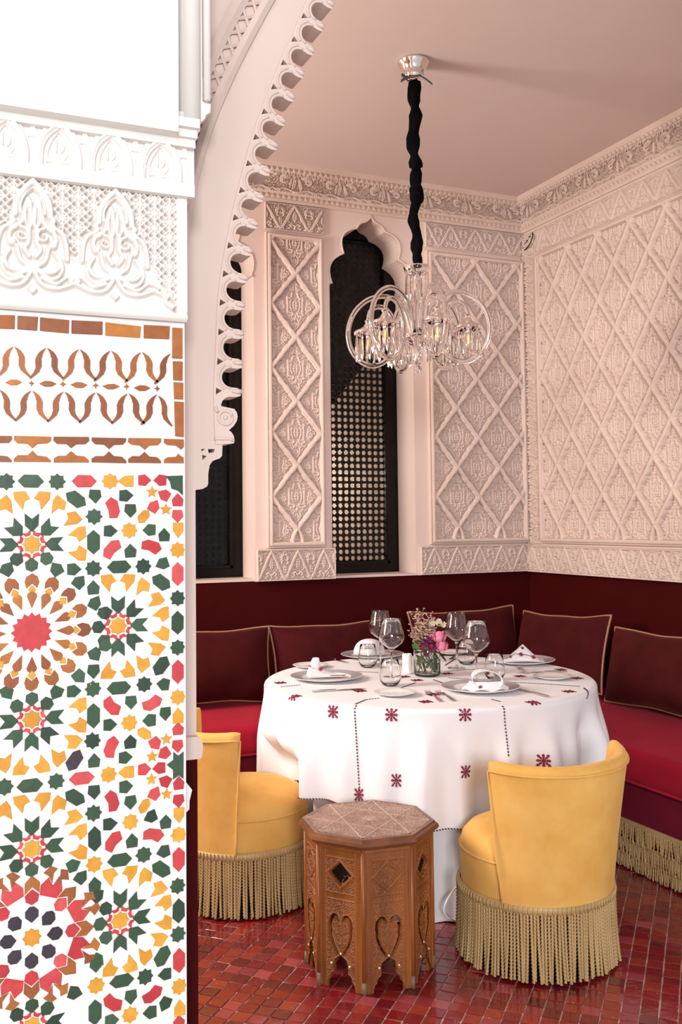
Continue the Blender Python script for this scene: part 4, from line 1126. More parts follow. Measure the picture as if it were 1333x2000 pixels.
# brown border tiles above the mosaic
def quad(*pts): put('border_tile', [Pp(a/3.333, 600+b/3.333) for a, b in pts], 'z_brown', 0.0045)
for q in ([(-90, 52), (95, 58), (92, 146), (-90, 140)], [(113, 60), (243, 68), (240, 156), (112, 146)], [(260, 72), (447, 88), (444, 175), (257, 156)], [(464, 88), (665, 98), (664, 182), (463, 174)],
          [(682, 102), (914, 130), (908, 202), (682, 186)], [(934, 118), (1102, 128), (1100, 212), (932, 206)], [(1118, 136), (1186, 140), (1183, 338), (1118, 334)], [(1120, 354), (1186, 356), (1186, 480), (1124, 478)],
          [(1126, 490), (1190, 494), (1190, 602), (1130, 600)], [(1130, 616), (1194, 618), (1192, 846), (1138, 840)]): quad(*q)
for (a, b, sk) in ((-160, 75, 0), (90, 328, 4), (347, 575, 8), (594, 818, 12), (832, 1045, 16), (1065, 1192, 20)):
    m = (a+b)/2 if a < 1000 else 1165
    y0 = 836+sk; y1 = 960+sk*0.5
    quad((a, y0), (b, y0+4), (b, y0+28), (b-22, y0+48), (m+32, y0+50), (m, y0+76), (m-32, y0+48), (a+22, y0+46), (a, y0+26)) if a < 1000 else quad((a, y0), (b, y0+4), (b, y0+52), (m+10, y0+72), (m-22, y0+46), (a+20, y0+44), (a, y0+26))
    quad((a, y1+46), (b, y1+48), (b, y1+36), (b-26, y1+10), (m+32, y1+4), (m, y1-26), (m-32, y1+4), (a+24, y1+4), (a, y1+22)) if a < 1000 else quad((a, y1+46), (b, y1+48), (b, y1+8), (m+14, y1+4), (m-8, y1-14), (m-22, y1+6), (a+22, y1+6), (a, y1+20))
# interlaced lobed band
def leafband(cx, cy, s, up):
    o = 1 if up else -1
    pts = [(0.0, 0), (26, -16), (52, -40), (70, -76), (72, -110), (60, -140), (66, -170), (96, -190), (112, -196), (86, -200)]
    L1 = [(4, 0), (46, 26), (72, 72), (70, 122), (84, 158), (112, 192)]
    L2 = [(104, 200), (78, 180), (46, 152), (44, 138), (32, 118), (34, 66), (28, 56), (26, 34), (10, 10)]
    P = [(cx+s*a, cy+o*b) for a, b in L1]+[(cx+s*a, cy+o*b) for a, b in L2]
    # build as a strip of quads so that the bent shape stays clean
    mb = MB(); n = 8
    A_ = catmull([(cx+s*a, cy+o*b, 0) for a, b in L1], 2); B_ = catmull([(cx+s*a, cy+o*b, 0) for a, b in reversed(L2)], 2)
    A_ = [A_[int(i*(len(A_)-1)/10)] for i in range(11)]; B_ = [B_[int(i*(len(B_)-1)/10)] for i in range(11)]
    vs = []; fs = []
    for a, b in zip(A_, B_):
        pa = Pp(a[0]/3.333, 600+a[1]/3.333); pb = Pp(b[0]/3.333, 600+b[1]/3.333)
        vs += [mpier(*pa, 0.003), mpier(*pa, 0.008), mpier(*pb, 0.008), mpier(*pb, 0.003)]
    for i in range(10):
        for q in range(3): fs.append((i*4+q, i*4+q+1, i*4+4+q+1, i*4+4+q))
    mb.add(vs, fs); part('lobed_tile', mb, M['z_brown'], zell)
for i, cx in enumerate((-122, 87, 300, 512, 717, 917, 1110)):
    cy = 260+i*9-9
    for s in (-1, 1):
        if cx > 1100 and s > 0: continue
        leafband(cx, cy, s, True)
for i, cx in enumerate((-10, 203, 413, 620, 830, 1022)):
    cy = 540+i*6; h = 0
    for s in (-1, 1):
        if cx > 1000 and s > 0:
            leafband(cx, cy+8, s*0.86, True); continue
        leafband(cx, cy, s, True)
for (cx, cy) in ((90, 493), (310, 502), (514, 510), (722, 519), (924, 529)):
    put('lozenge_tile', [Pp((cx+a)/3.333, 600+(cy+b)/3.333) for a, b in ((-58, -2), (-20, -19), (20, -18), (54, 0), (20, 18), (-20, 18))], 'z_brown')
for (cx, cy) in ((203, 497), (407, 503), (620, 512), (822, 520), (1020, 531)):
    put('lozenge_tile', [Pp((cx+a)/3.333, 600+(cy+b)/3.333) for a, b in ((-20, 0), (-6, -7), (0, -21), (6, -7), (20, 0), (6, 7), (0, 21), (-6, 7))], 'z_brown')
# ------------------------------------------------------------------ banquettes
def rbox(mb, x0, x1, y0, y1, z0, z1, r=0.03, seg=3, crown=0.0):
    bm = bmesh.new(); bmesh.ops.create_cube(bm, size=1.0)
    for v in bm.verts: v.co = Vector((x0+(v.co.x+0.5)*(x1-x0), y0+(v.co.y+0.5)*(y1-y0), z0+(v.co.z+0.5)*(z1-z0)))
    bmesh.ops.bevel(bm, geom=list(bm.edges), offset=r, segments=seg, profile=0.6, affect='EDGES')
    bm.verts.ensure_lookup_table(); bm.verts.index_update()
    mb.add([v.co[:] for v in bm.verts], [[v.index for v in f.verts] for f in bm.faces]); bm.free()
def strand(mb, x, y, z0, z1, r, pitch, sides=6, per=5, sway=(0, 0), lamp=0.32, lobes=2):
    n = max(4, int((z1-z0)/pitch*per))
    pts = [(x+sway[0]*(1-k/n)**2, y+sway[1]*(1-k/n)**2, z0+(z1-z0)*k/n) for k in range(n+1)]
    mb.tube(pts, r, sides, True, lobes=lobes, lamp=lamp, twist=2*PI*lobes/ (per*lobes) * 1.0)
ZS = 0.368
def banquette(label, along_x):
    t = thing('banquette', label, 'sofa', (2.0, 4.75, 0) if along_x else (3.15, 3.4, 0), 0, 'velvet banquettes along two walls')
    ox, oy = t.location.x, t.location.y
    def P(mb): mb.v = [(x-ox, y-oy, z) for x, y, z in mb.v]; return mb
    b = MB(); c = MB(); p = MB()
    if along_x:
        rbox(b, 0.45, 2.715, 4.375, 5.145, 0.015, ZS-0.012, 0.018, 3)
        rbox(c, 0.45, 2.695, 4.345, 5.145, ZS, 0.505, 0.045, 5)
        for z in (ZS+0.006,): p.tube([(0.46, 4.352, z), (2.69, 4.352, z)], 0.006, 8)
    else:
        rbox(b, 2.735, 3.575, 2.56, 5.145, 0.015, ZS-0.012, 0.018, 3)
        rbox(c, 2.700, 3.575, 2.56, 5.145, ZS, 0.505, 0.045, 5)
        p.tube([(2.707, 2.57, ZS+0.006), (2.707, 4.34, ZS+0.006)], 0.006, 8)
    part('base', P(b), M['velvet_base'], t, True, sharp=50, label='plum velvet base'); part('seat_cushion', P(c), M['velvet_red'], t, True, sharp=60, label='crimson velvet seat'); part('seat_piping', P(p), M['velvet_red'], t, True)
    if not along_x:
        hd = MB(); rbox(hd, 2.724, 2.740, 2.57, 4.36, 0.186, 0.206, 0.004, 1); part('fringe_heading', P(hd), M['gold'], t)
        for tier, (zt, zb, off) in enumerate(((0.192, 0.118, 0.0), (0.128, 0.056, 0.006), (0.066, 0.004, 0.010))):
            f = MB(); y = 2.58
            while y < 4.35:
                strand(f, 2.722+off-0.002*tier+RNG.normal(0, 0.0012), y, zb+RNG.uniform(0, 0.008), zt, 0.0030, 0.016, 5, 3, (RNG.normal(0, 0.003), RNG.normal(0, 0.004)))
                y += 0.0072
            part('fringe_tier', P(f), M['gold'], t, True, kind='stuff')
    return t
banquette('crimson velvet banquette along the window wall, its front hidden by the round table', True)
banquette('crimson velvet banquette with tiered gold fringe along the right carved wall', False)

# ------------------------------------------------------------------ cushions
def pillow(label, c, W, Hh, T, face, lean, rollz=0.0, seed=0):
    """face: direction (x, y) the cushion looks to; lean in degrees"""
    r = random.Random(seed)
    t = thing('cushion', label, 'cushion', c, 0, 'maroon velvet cushions on the banquettes')
    f = np.array([face[0], face[1], 0.0]); sx = np.array([-f[1], f[0], 0.0])*-1
    la = math.radians(lean)
    up = np.array([-f[0]*math.sin(la), -f[1]*math.sin(la), math.cos(la)]); nn = np.array([f[0]*math.cos(la), f[1]*math.cos(la), math.sin(la)])
    cr, sr = math.cos(rollz), math.sin(rollz)
    sx, up = sx*cr+up*sr, up*cr-sx*sr
    nu, nv = 34, 24
    ph = [r.uniform(0, 6) for _ in range(6)]
    def pos(u, v, s):
        ex = W/2*(1-0.055*(1-v*v)); ez = Hh/2*(1-0.10*(1-u*u)+0.012*math.sin(7*u+ph[0]))
        th = T/2*((1-abs(u)**2.6)*(1-abs(v)**2.6))**0.55
        th *= 1+0.10*math.sin(3*u+ph[1])*math.sin(2.5*v+ph[2])
        # creases gather towards the corners
        k = (abs(u)*abs(v))**1.3
        th += 0.010*k*math.sin(14*(u*v)+ph[3])*(1-abs(u)**6)*(1-abs(v)**6)
        return sx*(u*ex)+up*(v*ez)+nn*(s*th)
    mb = MB()
    us = [math.sin(PI/2*(2*i/(nu-1)-1)*0.999)*0.5+0.5*(2*i/(nu-1)-1) for i in range(nu)]; vs = [math.sin(PI/2*(2*j/(nv-1)-1))*0.5+0.5*(2*j/(nv-1)-1) for j in range(nv)]
    for s in (1, -1):
        V = [pos(u, v, s) for v in vs for u in us]
        F = [(j*nu+i, j*nu+i+1, (j+1)*nu+i+1, (j+1)*nu+i) for j in range(nv-1) for i in range(nu-1)]
        if s < 0: F = [tuple(reversed(q)) for q in F]
        mb.add(V, F)
    part('cover', mb, M['velvet_cushion'], t, True)
    e = [pos(u, 1, 0) for u in us]+[pos(1, v, 0) for v in reversed(vs)][1:]+[pos(u, -1, 0) for u in reversed(us)][1:]+[pos(-1, v, 0) for v in vs][1:-1]
    pm = MB(); pm.tube(e, 0.0062, 7, closed=True); part('piping', pm, M['piping'], t, True, label='tan corded piping')
    return t
pillow('maroon cushion at the left end of the window banquette, beside the arch', (1.405, 4.885, 0.712), 0.70, 0.39, 0.24, (0, -1), 13, 0.02, 1)
pillow('maroon cushion on the window banquette, second from the arch, behind the left plate', (2.13, 4.90, 0.708), 0.73, 0.39, 0.22, (0, -1), 13, -0.01, 2)
pillow('maroon cushion in the corner of the window banquette, behind the wine glasses', (2.985, 4.935, 0.728), 0.72, 0.41, 0.21, (0, -1), 13, -0.01, 3)
pillow('maroon cushion on the right banquette, next to the corner, behind the table', (3.300, 4.465, 0.728), 0.78, 0.405, 0.22, (-1, 0), 13, -0.05, 4)
pillow('maroon cushion on the right banquette farthest from the corner, above the yellow chair', (3.310, 3.665, 0.708), 0.78, 0.385, 0.25, (-1, 0), 13, -0.015, 5)

# ------------------------------------------------------------------ slipper chairs
def make_chair(label, loc, rz):
    t = thing('slipper_chair', label, 'chair', loc, rz, 'yellow velvet slipper chairs')
    HA = math.radians(65)
    m = MB()
    m.lathe([(0.0, 0.215), (0.243, 0.215), (0.250, 0.235), (0.252, 0.33), (0.250, 0.352)], 64)
    part('seat_body', m, M['velvet_yellow'], t, True, sharp=60)
    m = MB(); m.lathe([(0.2495, 0.352), (0.2500, 0.362), (0.243, 0.385), (0.222, 0.408), (0.185, 0.425), (0.12, 0.438), (0.05, 0.443), (0.0, 0.444)], 64)
    part('seat_pad', m, M['velvet_yellow'], t, True)
    m = MB(); m.tube([(0.2515*math.cos(a), 0.2515*math.sin(a), 0.353) for a in np.linspace(0, 2*PI, 80, endpoint=False)], 0.0042, 6, closed=True)
    part('seat_seam', m, M['velvet_yellow'], t, True)
    # curved back shell
    m = MB(); na = 44; rows = []
    def prof(s):
        """cross section at normalised angle s in [-1, 1]"""
        q = abs(s); zt = 0.672+0.012*q**3
        ro = lambda z: 0.258+0.045*((z-0.23)/0.45)**1.25 if z > 0.23 else 0.258
        thk = 0.058-0.010*q
        pts = [(ro(z), z) for z in (0.228, 0.30, 0.38, 0.46, 0.54, 0.60, zt-0.022)]
        rt_ = ro(zt-0.012)
        for a in np.linspace(10, 170, 7):
            ar = math.radians(a); pts.append((rt_-thk/2+thk/2*math.cos(ar), zt-0.020+0.026*math.sin(ar)))
        pts += [(ro(z)-thk-0.004*math.sin((z-0.36)/0.3*PI), z) for z in (zt-0.03, 0.58, 0.50, 0.43, 0.36)]
        return pts
    vs = []; fs = []
    angs = np.linspace(-1, 1, na); npf = len(prof(0))
    for s in angs:
        pf = prof(s); q = abs(s)
        mid = sum(p[0] for p in pf)/len(pf)
        for (r, z) in pf:
            # the ends are rounded
            e = max(0.0, (q-0.93)/0.07); shrink = 1-0.55*e**2.5
            rr = (r-(0.258+0.02))*shrink+0.258+0.02 if z > 0.35 else r
            a = -PI/2+s*HA
            # the back leans away, the wings open with the height
            flare = 1+0.07*((z-0.23)/0.45)*q
            rr += 0.012*((z-0.23)/0.45)
            vs.append((rr*math.cos(-PI/2+s*HA*flare), rr*math.sin(-PI/2+s*HA*flare), z-0.006*e**2))
    for i in range(na-1):
        for j in range(npf-1):
            fs.append((i*npf+j, (i+1)*npf+j, (i+1)*npf+j+1, i*npf+j+1))
    fs.append(tuple(range(npf))); fs.append(tuple(reversed(range((na-1)*npf, na*npf))))
    m.add(vs, fs); part('backrest', m, M['velvet_yellow'], t, True, sharp=60)
    pp = MB()
    k = 6
    edge = [Vector(vs[0*npf+j]) for j in range(0, k+1)]+[Vector(vs[i*npf+k]) for i in range(1, na)]+[Vector(vs[(na-1)*npf+j]) for j in range(k-1, -1, -1)]
    pp.tube([(p.x*1.008, p.y*1.008, p.z) for p in edge], 0.0042, 6); part('back_piping', pp, M['velvet_yellow'], t, True)
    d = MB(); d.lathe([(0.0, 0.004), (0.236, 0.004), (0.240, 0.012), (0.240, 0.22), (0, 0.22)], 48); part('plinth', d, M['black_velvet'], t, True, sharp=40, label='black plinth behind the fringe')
    # heading braid and bullion fringe
    h = MB(); h.lathe([(0.253, 0.212), (0.2605, 0.214), (0.2615, 0.226), (0.2605, 0.238), (0.253, 0.240)], 72); part('fringe_heading', h, M['gold'], t, True)
    lp = MB(); n = 108
    for i in range(n):
        a = 2*PI*i/n; rr = 0.2625
        lp.tube([(rr*math.cos(a), rr*math.sin(a), 0.214), (rr*math.cos(a)*1.006, rr*math.sin(a)*1.006, 0.226), (rr*math.cos(a), rr*math.sin(a), 0.238)], 0.0028, 5)
    part('braid_loops', lp, M['gold'], t, True, kind='stuff')
    f = MB(); n = 152
    for i in range(n):
        a = 2*PI*(i+RNG.normal(0, 0.05))/n; rr = 0.259+RNG.normal(0, 0.0010); o = RNG.normal(0.008, 0.003); tw = RNG.normal(0, 0.004)
        strand(f, rr*math.cos(a), rr*math.sin(a), 0.006+abs(RNG.normal(0, 0.006)), 0.216, 0.0047, 0.0110, 6, 6, (o*math.cos(a)-tw*math.sin(a), o*math.sin(a)+tw*math.cos(a)), lamp=0.30)
    part('bullion_fringe', f, M['gold'], t, True, kind='stuff', label='twisted gold bullion fringe')
    return t
ch = make_chair('yellow velvet slipper chair with gold fringe, its back turned, right of the carved stool', (1.950, 2.805, 0), math.radians(97-90))
dup(ch, (1.212, 3.700, 0), math.radians(0-90), 'yellow velvet slipper chair with gold fringe left of the stool, half behind the arch')

# ------------------------------------------------------------------ carved octagonal stool
M['wood'] = noise_mat('carved_walnut', (0.33, 0.100, 0.022), (0.17, 0.048, 0.011), 14, 0.38, 0.05, 90, stretch=(1, 1, 0.25), spec=0.4)
M['wood_glare'] = noise_mat('walnut_glare', (0.46, 0.30, 0.23), (0.33, 0.19, 0.14), 18, 0.22, 0.0, 90, spec=0.7, coat=0.5)  # same walnut made paler, sky glare put into the base colour
stool = thing('octagonal_stool', 'carved wooden octagonal stool standing between the two yellow chairs', 'stool', (1.392, 2.945, 0))
RS = 0.205; SW = 2*RS*math.sin(PI/8); APO = RS*math.cos(PI/8); SHt = 0.440
half = [(0.0, 0.238), (0.05, 0.228), (0.115, 0.214), (0.155, 0.205), (0.185, 0.222), (0.235, 0.226), (0.275, 0.205), (0.280, 0.178), (0.250, 0.157), (0.205, 0.154), (0.165, 0.158), (0.150, 0.140), (0.160, 0.118), (0.205, 0.108), (0.235, 0.092), (0.240, 0.070), (0.285, 0.058), (0.305, 0.035), (0.310, 0.0)]
half = [(0.0, 0.238), (0.05, 0.226), (0.10, 0.214), (0.135, 0.205), (0.150, 0.190), (0.148, 0.170), (0.165, 0.155), (0.150, 0.140), (0.155, 0.118), (0.205, 0.108), (0.235, 0.092), (0.240, 0.070), (0.285, 0.058), (0.305, 0.035), (0.310, 0.0)]
def sxy(p): return (p[0]*SW, p[1]*SHt)
body = [(-0.5, 0.0)]+[(-x, z) for x, z in reversed(half)]+half[1:]+[(0.5, 0.0), (0.5, 1.0), (-0.5, 1.0)]
slot_c = [(0.050, 0.487, 0.014), (0.085, 0.507, 0.024), (0.150, 0.512, 0.030), (0.215, 0.488, 0.034), (0.240, 0.445, 0.032), (0.222, 0.405, 0.026), (0.232, 0.378, 0.024), (0.190, 0.340, 0.022), (0.165, 0.315, 0.022), (0.120, 0.285, 0.020), (0.075, 0.262, 0.016), (0.040, 0.249, 0.008)]
def slot(s):
    c = [np.array(sxy(p)) for p in slot_c]; w = [p[2]*SW for p in slot_c]; l = []; r = []
    for i in range(len(c)):
        d = c[min(i+1, len(c)-1)]-c[max(i-1, 0)]; d = d/np.hypot(*d); nrm = np.array([-d[1], d[0]])
        l.append(c[i]+nrm*w[i]); r.append(c[i]-nrm*w[i])
    return [(s*p[0], p[1]) for p in l+r[::-1]]
cxd, czd = 0.0, 0.80*SHt
def diamond(k): return [(0, czd+0.100*SHt*k), (0.30*SW*k, czd), (0, czd-0.100*SHt*k), (-0.30*SW*k, czd)]
def stool_panel(pierced):
    out = [sxy(p) for p in body]
    holes = [slot(1), slot(-1)]+([diamond(0.80)] if pierced else [])
    o = plate('side_panel', out, holes, lambda s, z, h: (s, -APO-h+0.0, z), -0.010, 0.0, M['wood'], None)
    # carving laid on the front face
    S, Z = grid(-SW/2+0.002, SW/2-0.002, 0.004, SHt-0.002, 0.00135)
    x = S/SW; zf = Z/SHt
    per = 0.052
    uu = np.mod(np.abs(S)+per*0.0, per)/per-0.5; vv = np.mod(Z+0.012, per*1.1)/(per*1.1)-0.5
    fl_ = crisp(dense.sample(np.mod(np.abs(S), 0.06), np.mod(Z+0.013, 0.06)))
    hatch = 0.5+0.5*np.sign(np.sin((S+Z)*2*PI/0.0062)*np.sin((S-Z)*2*PI/0.0062))*np.abs(np.sin((S+Z)*2*PI/0.0062)*np.sin((S-Z)*2*PI/0.0062))**0.5
    ax = np.abs(x)
    bandm = ((ax > 0.335) & (ax < 0.445)) | ((zf > 0.915) & (zf < 0.965) & (ax < 0.445)) | ((zf > 0.625) & (zf < 0.665) & (ax < 0.445))
    plain = (ax >= 0.445) | (zf >= 0.965)
    line = (np.abs(ax-0.330) < 0.012) | (np.abs(zf-0.912) < 0.004) & (ax < 0.34) | (np.abs(zf-0.668) < 0.004) & (ax < 0.34) | (np.abs(zf-0.622) < 0.004) & (ax < 0.34)
    dm = np.abs(S)/(0.30*SW)+np.abs(Z-czd)/(0.10*SHt)
    Hc = np.where(bandm, 0.0050*hatch, 0.0056*fl_)
    Hc = np.where(plain | line, 0.0054, Hc)
    Hc = np.where(np.abs(dm-1.0) < 0.11, 0.0076 if pierced else 0.0062, Hc)
    # rim round the cut-outs and volutes at the leg arch
    d1, _ = seg_dist(np.abs(S), Z, [sxy(p) for p in slot_c], [p[2]*SW for p in slot_c])
    Hc = np.where(d1 < 0.0032, 0.0056, Hc)
    d2, _ = seg_dist(np.abs(S), Z, [sxy(p) for p in half], 0.0)
    Hc = np.where(d2 < 0.0034, 0.0056, Hc)
    dv = np.hypot(np.abs(S)-0.205*SW, Z-0.178*SHt)
    Hc = np.where(dv < 0.0105, 0.0085-0.0035*(np.abs(dv-0.007) < 0.0018), Hc)
    ok = in_poly(S, Z, out) & (d1 > 0.0006) & (d2 > 0.0006)
    if pierced: ok &= dm > 0.84
    kf = ok[:-1, :-1] & ok[1:, :-1] & ok[:-1, 1:] & ok[1:, 1:]
    c = height_mesh('panel_carving', S, Z, Hc, lambda s, z, h: (s, -APO-h-0.0002, z), M['wood'], o, kf)
    if pierced:
        g = MB(); k = 0.80; n = 5
        def bar(p, q): g.tube([(p[0], -APO+0.006, p[1]), (q[0], -APO+0.006, q[1])], 0.0016, 5)
        D = [np.array(p) for p in diamond(k)]
        for i in range(1, n):
            f = i/n
            bar(D[0]+(D[1]-D[0])*f, D[3]+(D[2]-D[3])*f); bar(D[0]+(D[3]-D[0])*f, D[1]+(D[2]-D[1])*f)
        for i in range(n):
            for j in range(n):
                pc = D[0]+(D[1]-D[0])*((i+0.5)/n)+(D[3]-D[0])*((j+0.5)/n); g.uvsphere((pc[0], -APO+0.006, pc[1]), 0.0026, 0.0026, 0.0026, 6, 4)
        part('spindle_grille', g, M['wood_dark'], o, True)
    b = MB()
    for s in (-1, 1): b.lathe([(0.0035, 0.0), (0.0030, 0.0016), (0, 0.0022)], 10)
    bb = MB()
    for (x_, z_, h_) in ((0.0, 0.252*SHt, 0.0062), (0.205*SW, 0.178*SHt, 0.0088), (-0.205*SW, 0.178*SHt, 0.0088)): 
        bb = MB(); bb.uvsphere((x_, -APO-h_, z_), 0.0034, 0.0022, 0.0034, 10, 6); part('bone_stud', bb, M['bone'], o, True, label='pale bone stud')
    pass
    return o
pan = [stool_panel(True), stool_panel(False)]
for k in range(8):
    src = pan[k % 2]
    if k < 2: o = src
    else:
        o = src.copy(); COL.objects.link(o)
        for ch_ in list(src.children):
            c = ch_.copy(); COL.objects.link(c); c.parent = o
    # panel k faces outwards between two corners; the pierced one looks to the left front
    o.parent = stool; o.rotation_euler = (0, 0, math.radians(217.5+90+45*k))
for k in range(8):
    a = math.radians(15+45*k)
    mb = MB(); r0 = RS+0.0030
    ca, sa = math.cos(a), math.sin(a)
    mb.tube([(r0*ca, r0*sa, 0.0), (r0*ca, r0*sa, SHt)], 0.0068, 8); part('corner_bead', mb, M['wood'], stool, True)
    mb = MB(); mb.tube([(r0*ca, r0*sa, 0.0), (r0*ca, r0*sa, 0.038)], 0.0074, 8); part('worn_foot', mb, M['foot_worn'], stool, True, label='worn greyish foot')
def octa(R): return [(R*math.cos(math.radians(15+45*k)), R*math.sin(math.radians(15+45*k))) for k in range(8)]
mb = MB(); vs = []; fs = []
pf = [(0.0, 0.428), (0.206, 0.428), (0.214, 0.440), (0.228, 0.444), (0.234, 0.452), (0.230, 0.461), (0.222, 0.466), (0.219, 0.471), (0.206, 0.4715), (0.2055, 0.469), (0.0, 0.469)]
for r, z in pf: vs += [(x, y, z) for x, y in octa(max(r, 1e-4))]
for j in range(len(pf)-1):
    for k in range(8): fs.append((j*8+k, j*8+(k+1) % 8, j*8+8+(k+1) % 8, j*8+8+k))
mb.add(vs, fs); part('stool_top', mb, noise_mat('walnut_edge', (0.21, 0.075, 0.028), (0.11, 0.038, 0.015), 14, 0.3, spec=0.5), stool)
S, Z = grid(-0.206, 0.206, -0.206, 0.206, 0.00175)
ok = in_poly(S, Z, octa(0.2055)); kf = ok[:-1, :-1] & ok[1:, :-1] & ok[:-1, 1:] & ok[1:, 1:]
ln = np.full(S.shape, 1e9); oc = octa(0.2055)
for k in range(8):
    for q in (3,):
        d, _ = seg_dist(S, Z, [oc[k], oc[(k+q) % 8]], 0.0); ln = np.minimum(ln, d)
an = np.arctan2(Z, S); rr = np.hypot(S, Z)
sec = np.mod(an-math.radians(15), PI/4)-PI/8
uu = np.mod(rr*np.cos(sec), 0.058)/0.058-0.5; vv = np.mod(rr*np.sin(np.abs(sec)), 0.050)/0.050-0.5
hh = 0.0036*crisp(dense.sample(np.mod(rr*np.cos(sec), 0.06), np.mod(rr*np.sin(np.abs(sec)), 0.06)))
hh = np.where(ln < 0.0022, 0.0040, hh); hh = np.where(rr < 0.020, 0.0026*(0.5+0.5*np.cos(an*8)), hh); hh = np.where(rr < 0.006, -0.0, hh)
height_mesh('top_carving', S, Z, hh, lambda s, z, h: (s, z, 0.4691+h), M['wood_glare'], stool, kf)
# ------------------------------------------------------------------ round table under two cloths
TX, TY, TR, TZ = 2.055, 3.720, 0.695, 0.768
def smooth01(x): x = min(1.0, max(0.0, x)); return x*x*(3-2*x)
CHL = (1.212-TX, 3.700-TY); CHR = (1.950-TX, 2.805-TY)
def chair_push(th, z):
    """the cloth is pushed in where the seats stand under the table edge"""
    p = 0.0
    for c in (CHL, CHR):
        d = math.hypot(*c); a = math.atan2(c[1], c[0]); da = (th-a+PI) % (2*PI)-PI
        if abs(da) < 0.6:
            # distance along this direction at which the seat circle starts
            q = d*math.cos(da); e = 0.268**2-(d*math.sin(da))**2
            if e > 0: p = max(p, (TR+0.03)-(q-math.sqrt(e)-0.012))
            else: p = max(p, ((TR+0.03)-(q-0.0)-0.0)*0.0)
    return max(0.0, p)
def fold(th, seed=0):
    return 0.34*math.cos(9*th+0.6+seed)+0.30*math.cos(16*th+2.1+seed*2)+0.40*math.cos(27*th+0.3+0.8*math.sin(3*th))
def cloth_r(th, drop):
    """radius of the hanging cloth at angle th and drop below the table edge"""
    k = smooth01(drop/0.24)
    side = 0.62+1.05*smooth01((math.cos(th+0.75)+0.15)/0.9)   # deeper folds towards the right front
    return TR+0.012+0.014*k+0.040*k*side*fold(th)+0.02*drop
def surf(r, th, lift=0.0, under=False):
    """point on the cloth for flat polar coordinates (r, th)"""
    R0 = TR-0.008; zt = (TZ if under else TZ+0.004)+lift
    bend = 0.020
    if r <= R0: return (TX+r*math.cos(th), TY+r*math.sin(th), zt)
    s = r-R0; arc = bend*PI/2
    if s < arc:
        a = s/bend; rr = R0+(bend+lift)*math.sin(a); z = zt-lift-bend+(bend+lift)*math.cos(a)
        k = s/arc; rr = rr*(1-k*k)+(cloth_r(th, 0)+lift)*k*k
        return (TX+rr*math.cos(th), TY+rr*math.sin(th), z)
    drop = s-arc
    rr = cloth_r(th, drop)+lift; z = zt-lift-bend-drop
    if under:
        rr = TR-0.006+0.028*smooth01(drop/0.4)*fold(th, 1.3)-0.018*smooth01(drop/0.5)
        z = max(z, 0.006+0.004*math.cos(20*th))
    p = chair_push(th, z)
    if p > 0:
        k = smooth01((0.70-z)/0.22) if under else 0.85*smooth01((0.60-z)/0.15)
        rr -= p*k*smooth01((0.72-z)/0.1)
    x, y = TX+rr*math.cos(th), TY+rr*math.sin(th)
    k = smooth01((0.66-z)/0.12)      # the benches hold the cloth back
    g = 0.012 if under else 0.004
    x -= max(0.0, x-(2.690-g))*k; y -= max(0.0, y-(4.338-g))*k
    return (x, y, z)
def cloth_mesh(rmax, under, nth=300, ntop=10, nside=34):
    R0 = TR-0.008; rows = [R0*k/ntop for k in range(1, ntop+1)]
    V = [(TX, TY, surf(0, 0, 0, under)[2])]; F = []
    ths = [2*PI*i/nth for i in range(nth)]
    for r in rows: V += [surf(r, th, 0, under) for th in ths]
    for k in range(1, nside+7):
        V += [surf(R0+(0.0063*k if k <= 6 else 0.038+(rmax(th)-R0-0.038)*(k-6)/nside), th, 0, under) for th in ths]
    nr = ntop+nside+6
    for i in range(nth): F.append((0, 1+i, 1+(i+1) % nth))
    for j in range(nr-1):
        for i in range(nth):
            i2 = (i+1) % nth; a = 1+j*nth
            F.append((a+i, a+nth+i, a+nth+i2, a+i2))
    return V, F
hem = lambda th: TR+0.385+0.030*math.cos(4*(th-math.radians(248)))+0.012*math.cos(7*th+1)
V, F = cloth_mesh(lambda th: TR+0.80, True)
uc = link('tablecloth', mesh_np('tablecloth', V, F, M['cloth'], True)); tag(uc, 'plain white under-cloth of the round table, reaching the floor behind the stool', 'tablecloth')
V, F = cloth_mesh(hem, False)
tc = link('tablecloth', mesh_np('tablecloth', V, F, M['cloth'], True)); tag(tc, 'white top cloth with dark red embroidered stars on the round table', 'tablecloth')
me = tc.data
hm = MB(); n = 420
for i in range(n):
    th = 2*PI*i/n; p = surf(hem(th)-0.004, th, 0.002); q = surf(hem(th+2*PI/n*0.62)-0.001, th+2*PI/n*0.62, 0.002)
    hm.tube([p, q], 0.0020, 4)
part('hem_stitching', hm, M['thread_dark'], tc, kind='stuff')
def unproject(px, py):
    """flat polar coordinates of the cloth point seen at a pixel of the photograph"""
    p = on_z(px, py, TZ+0.004)
    r, th = math.hypot(p[0]-TX, p[1]-TY), math.atan2(p[1]-TY, p[0]-TX)
    if r <= TR: return r, th
    d = ray(px, py); best = None
    for k in range(1, 4000):
        t = 2.5+k*0.0006; q = np.array([0, 0, EYE])+d*t
        r_, th_ = math.hypot(q[0]-TX, q[1]-TY), math.atan2(q[1]-TY, q[0]-TX)
        drop = TZ+0.004-0.020-q[2]
        if drop > 0 and r_ <= cloth_r(th_, drop): return TR-0.008+0.0314+drop, th_
    return TR+0.01, th
def flat(r, th): return np.array([r*math.cos(th), r*math.sin(th)])
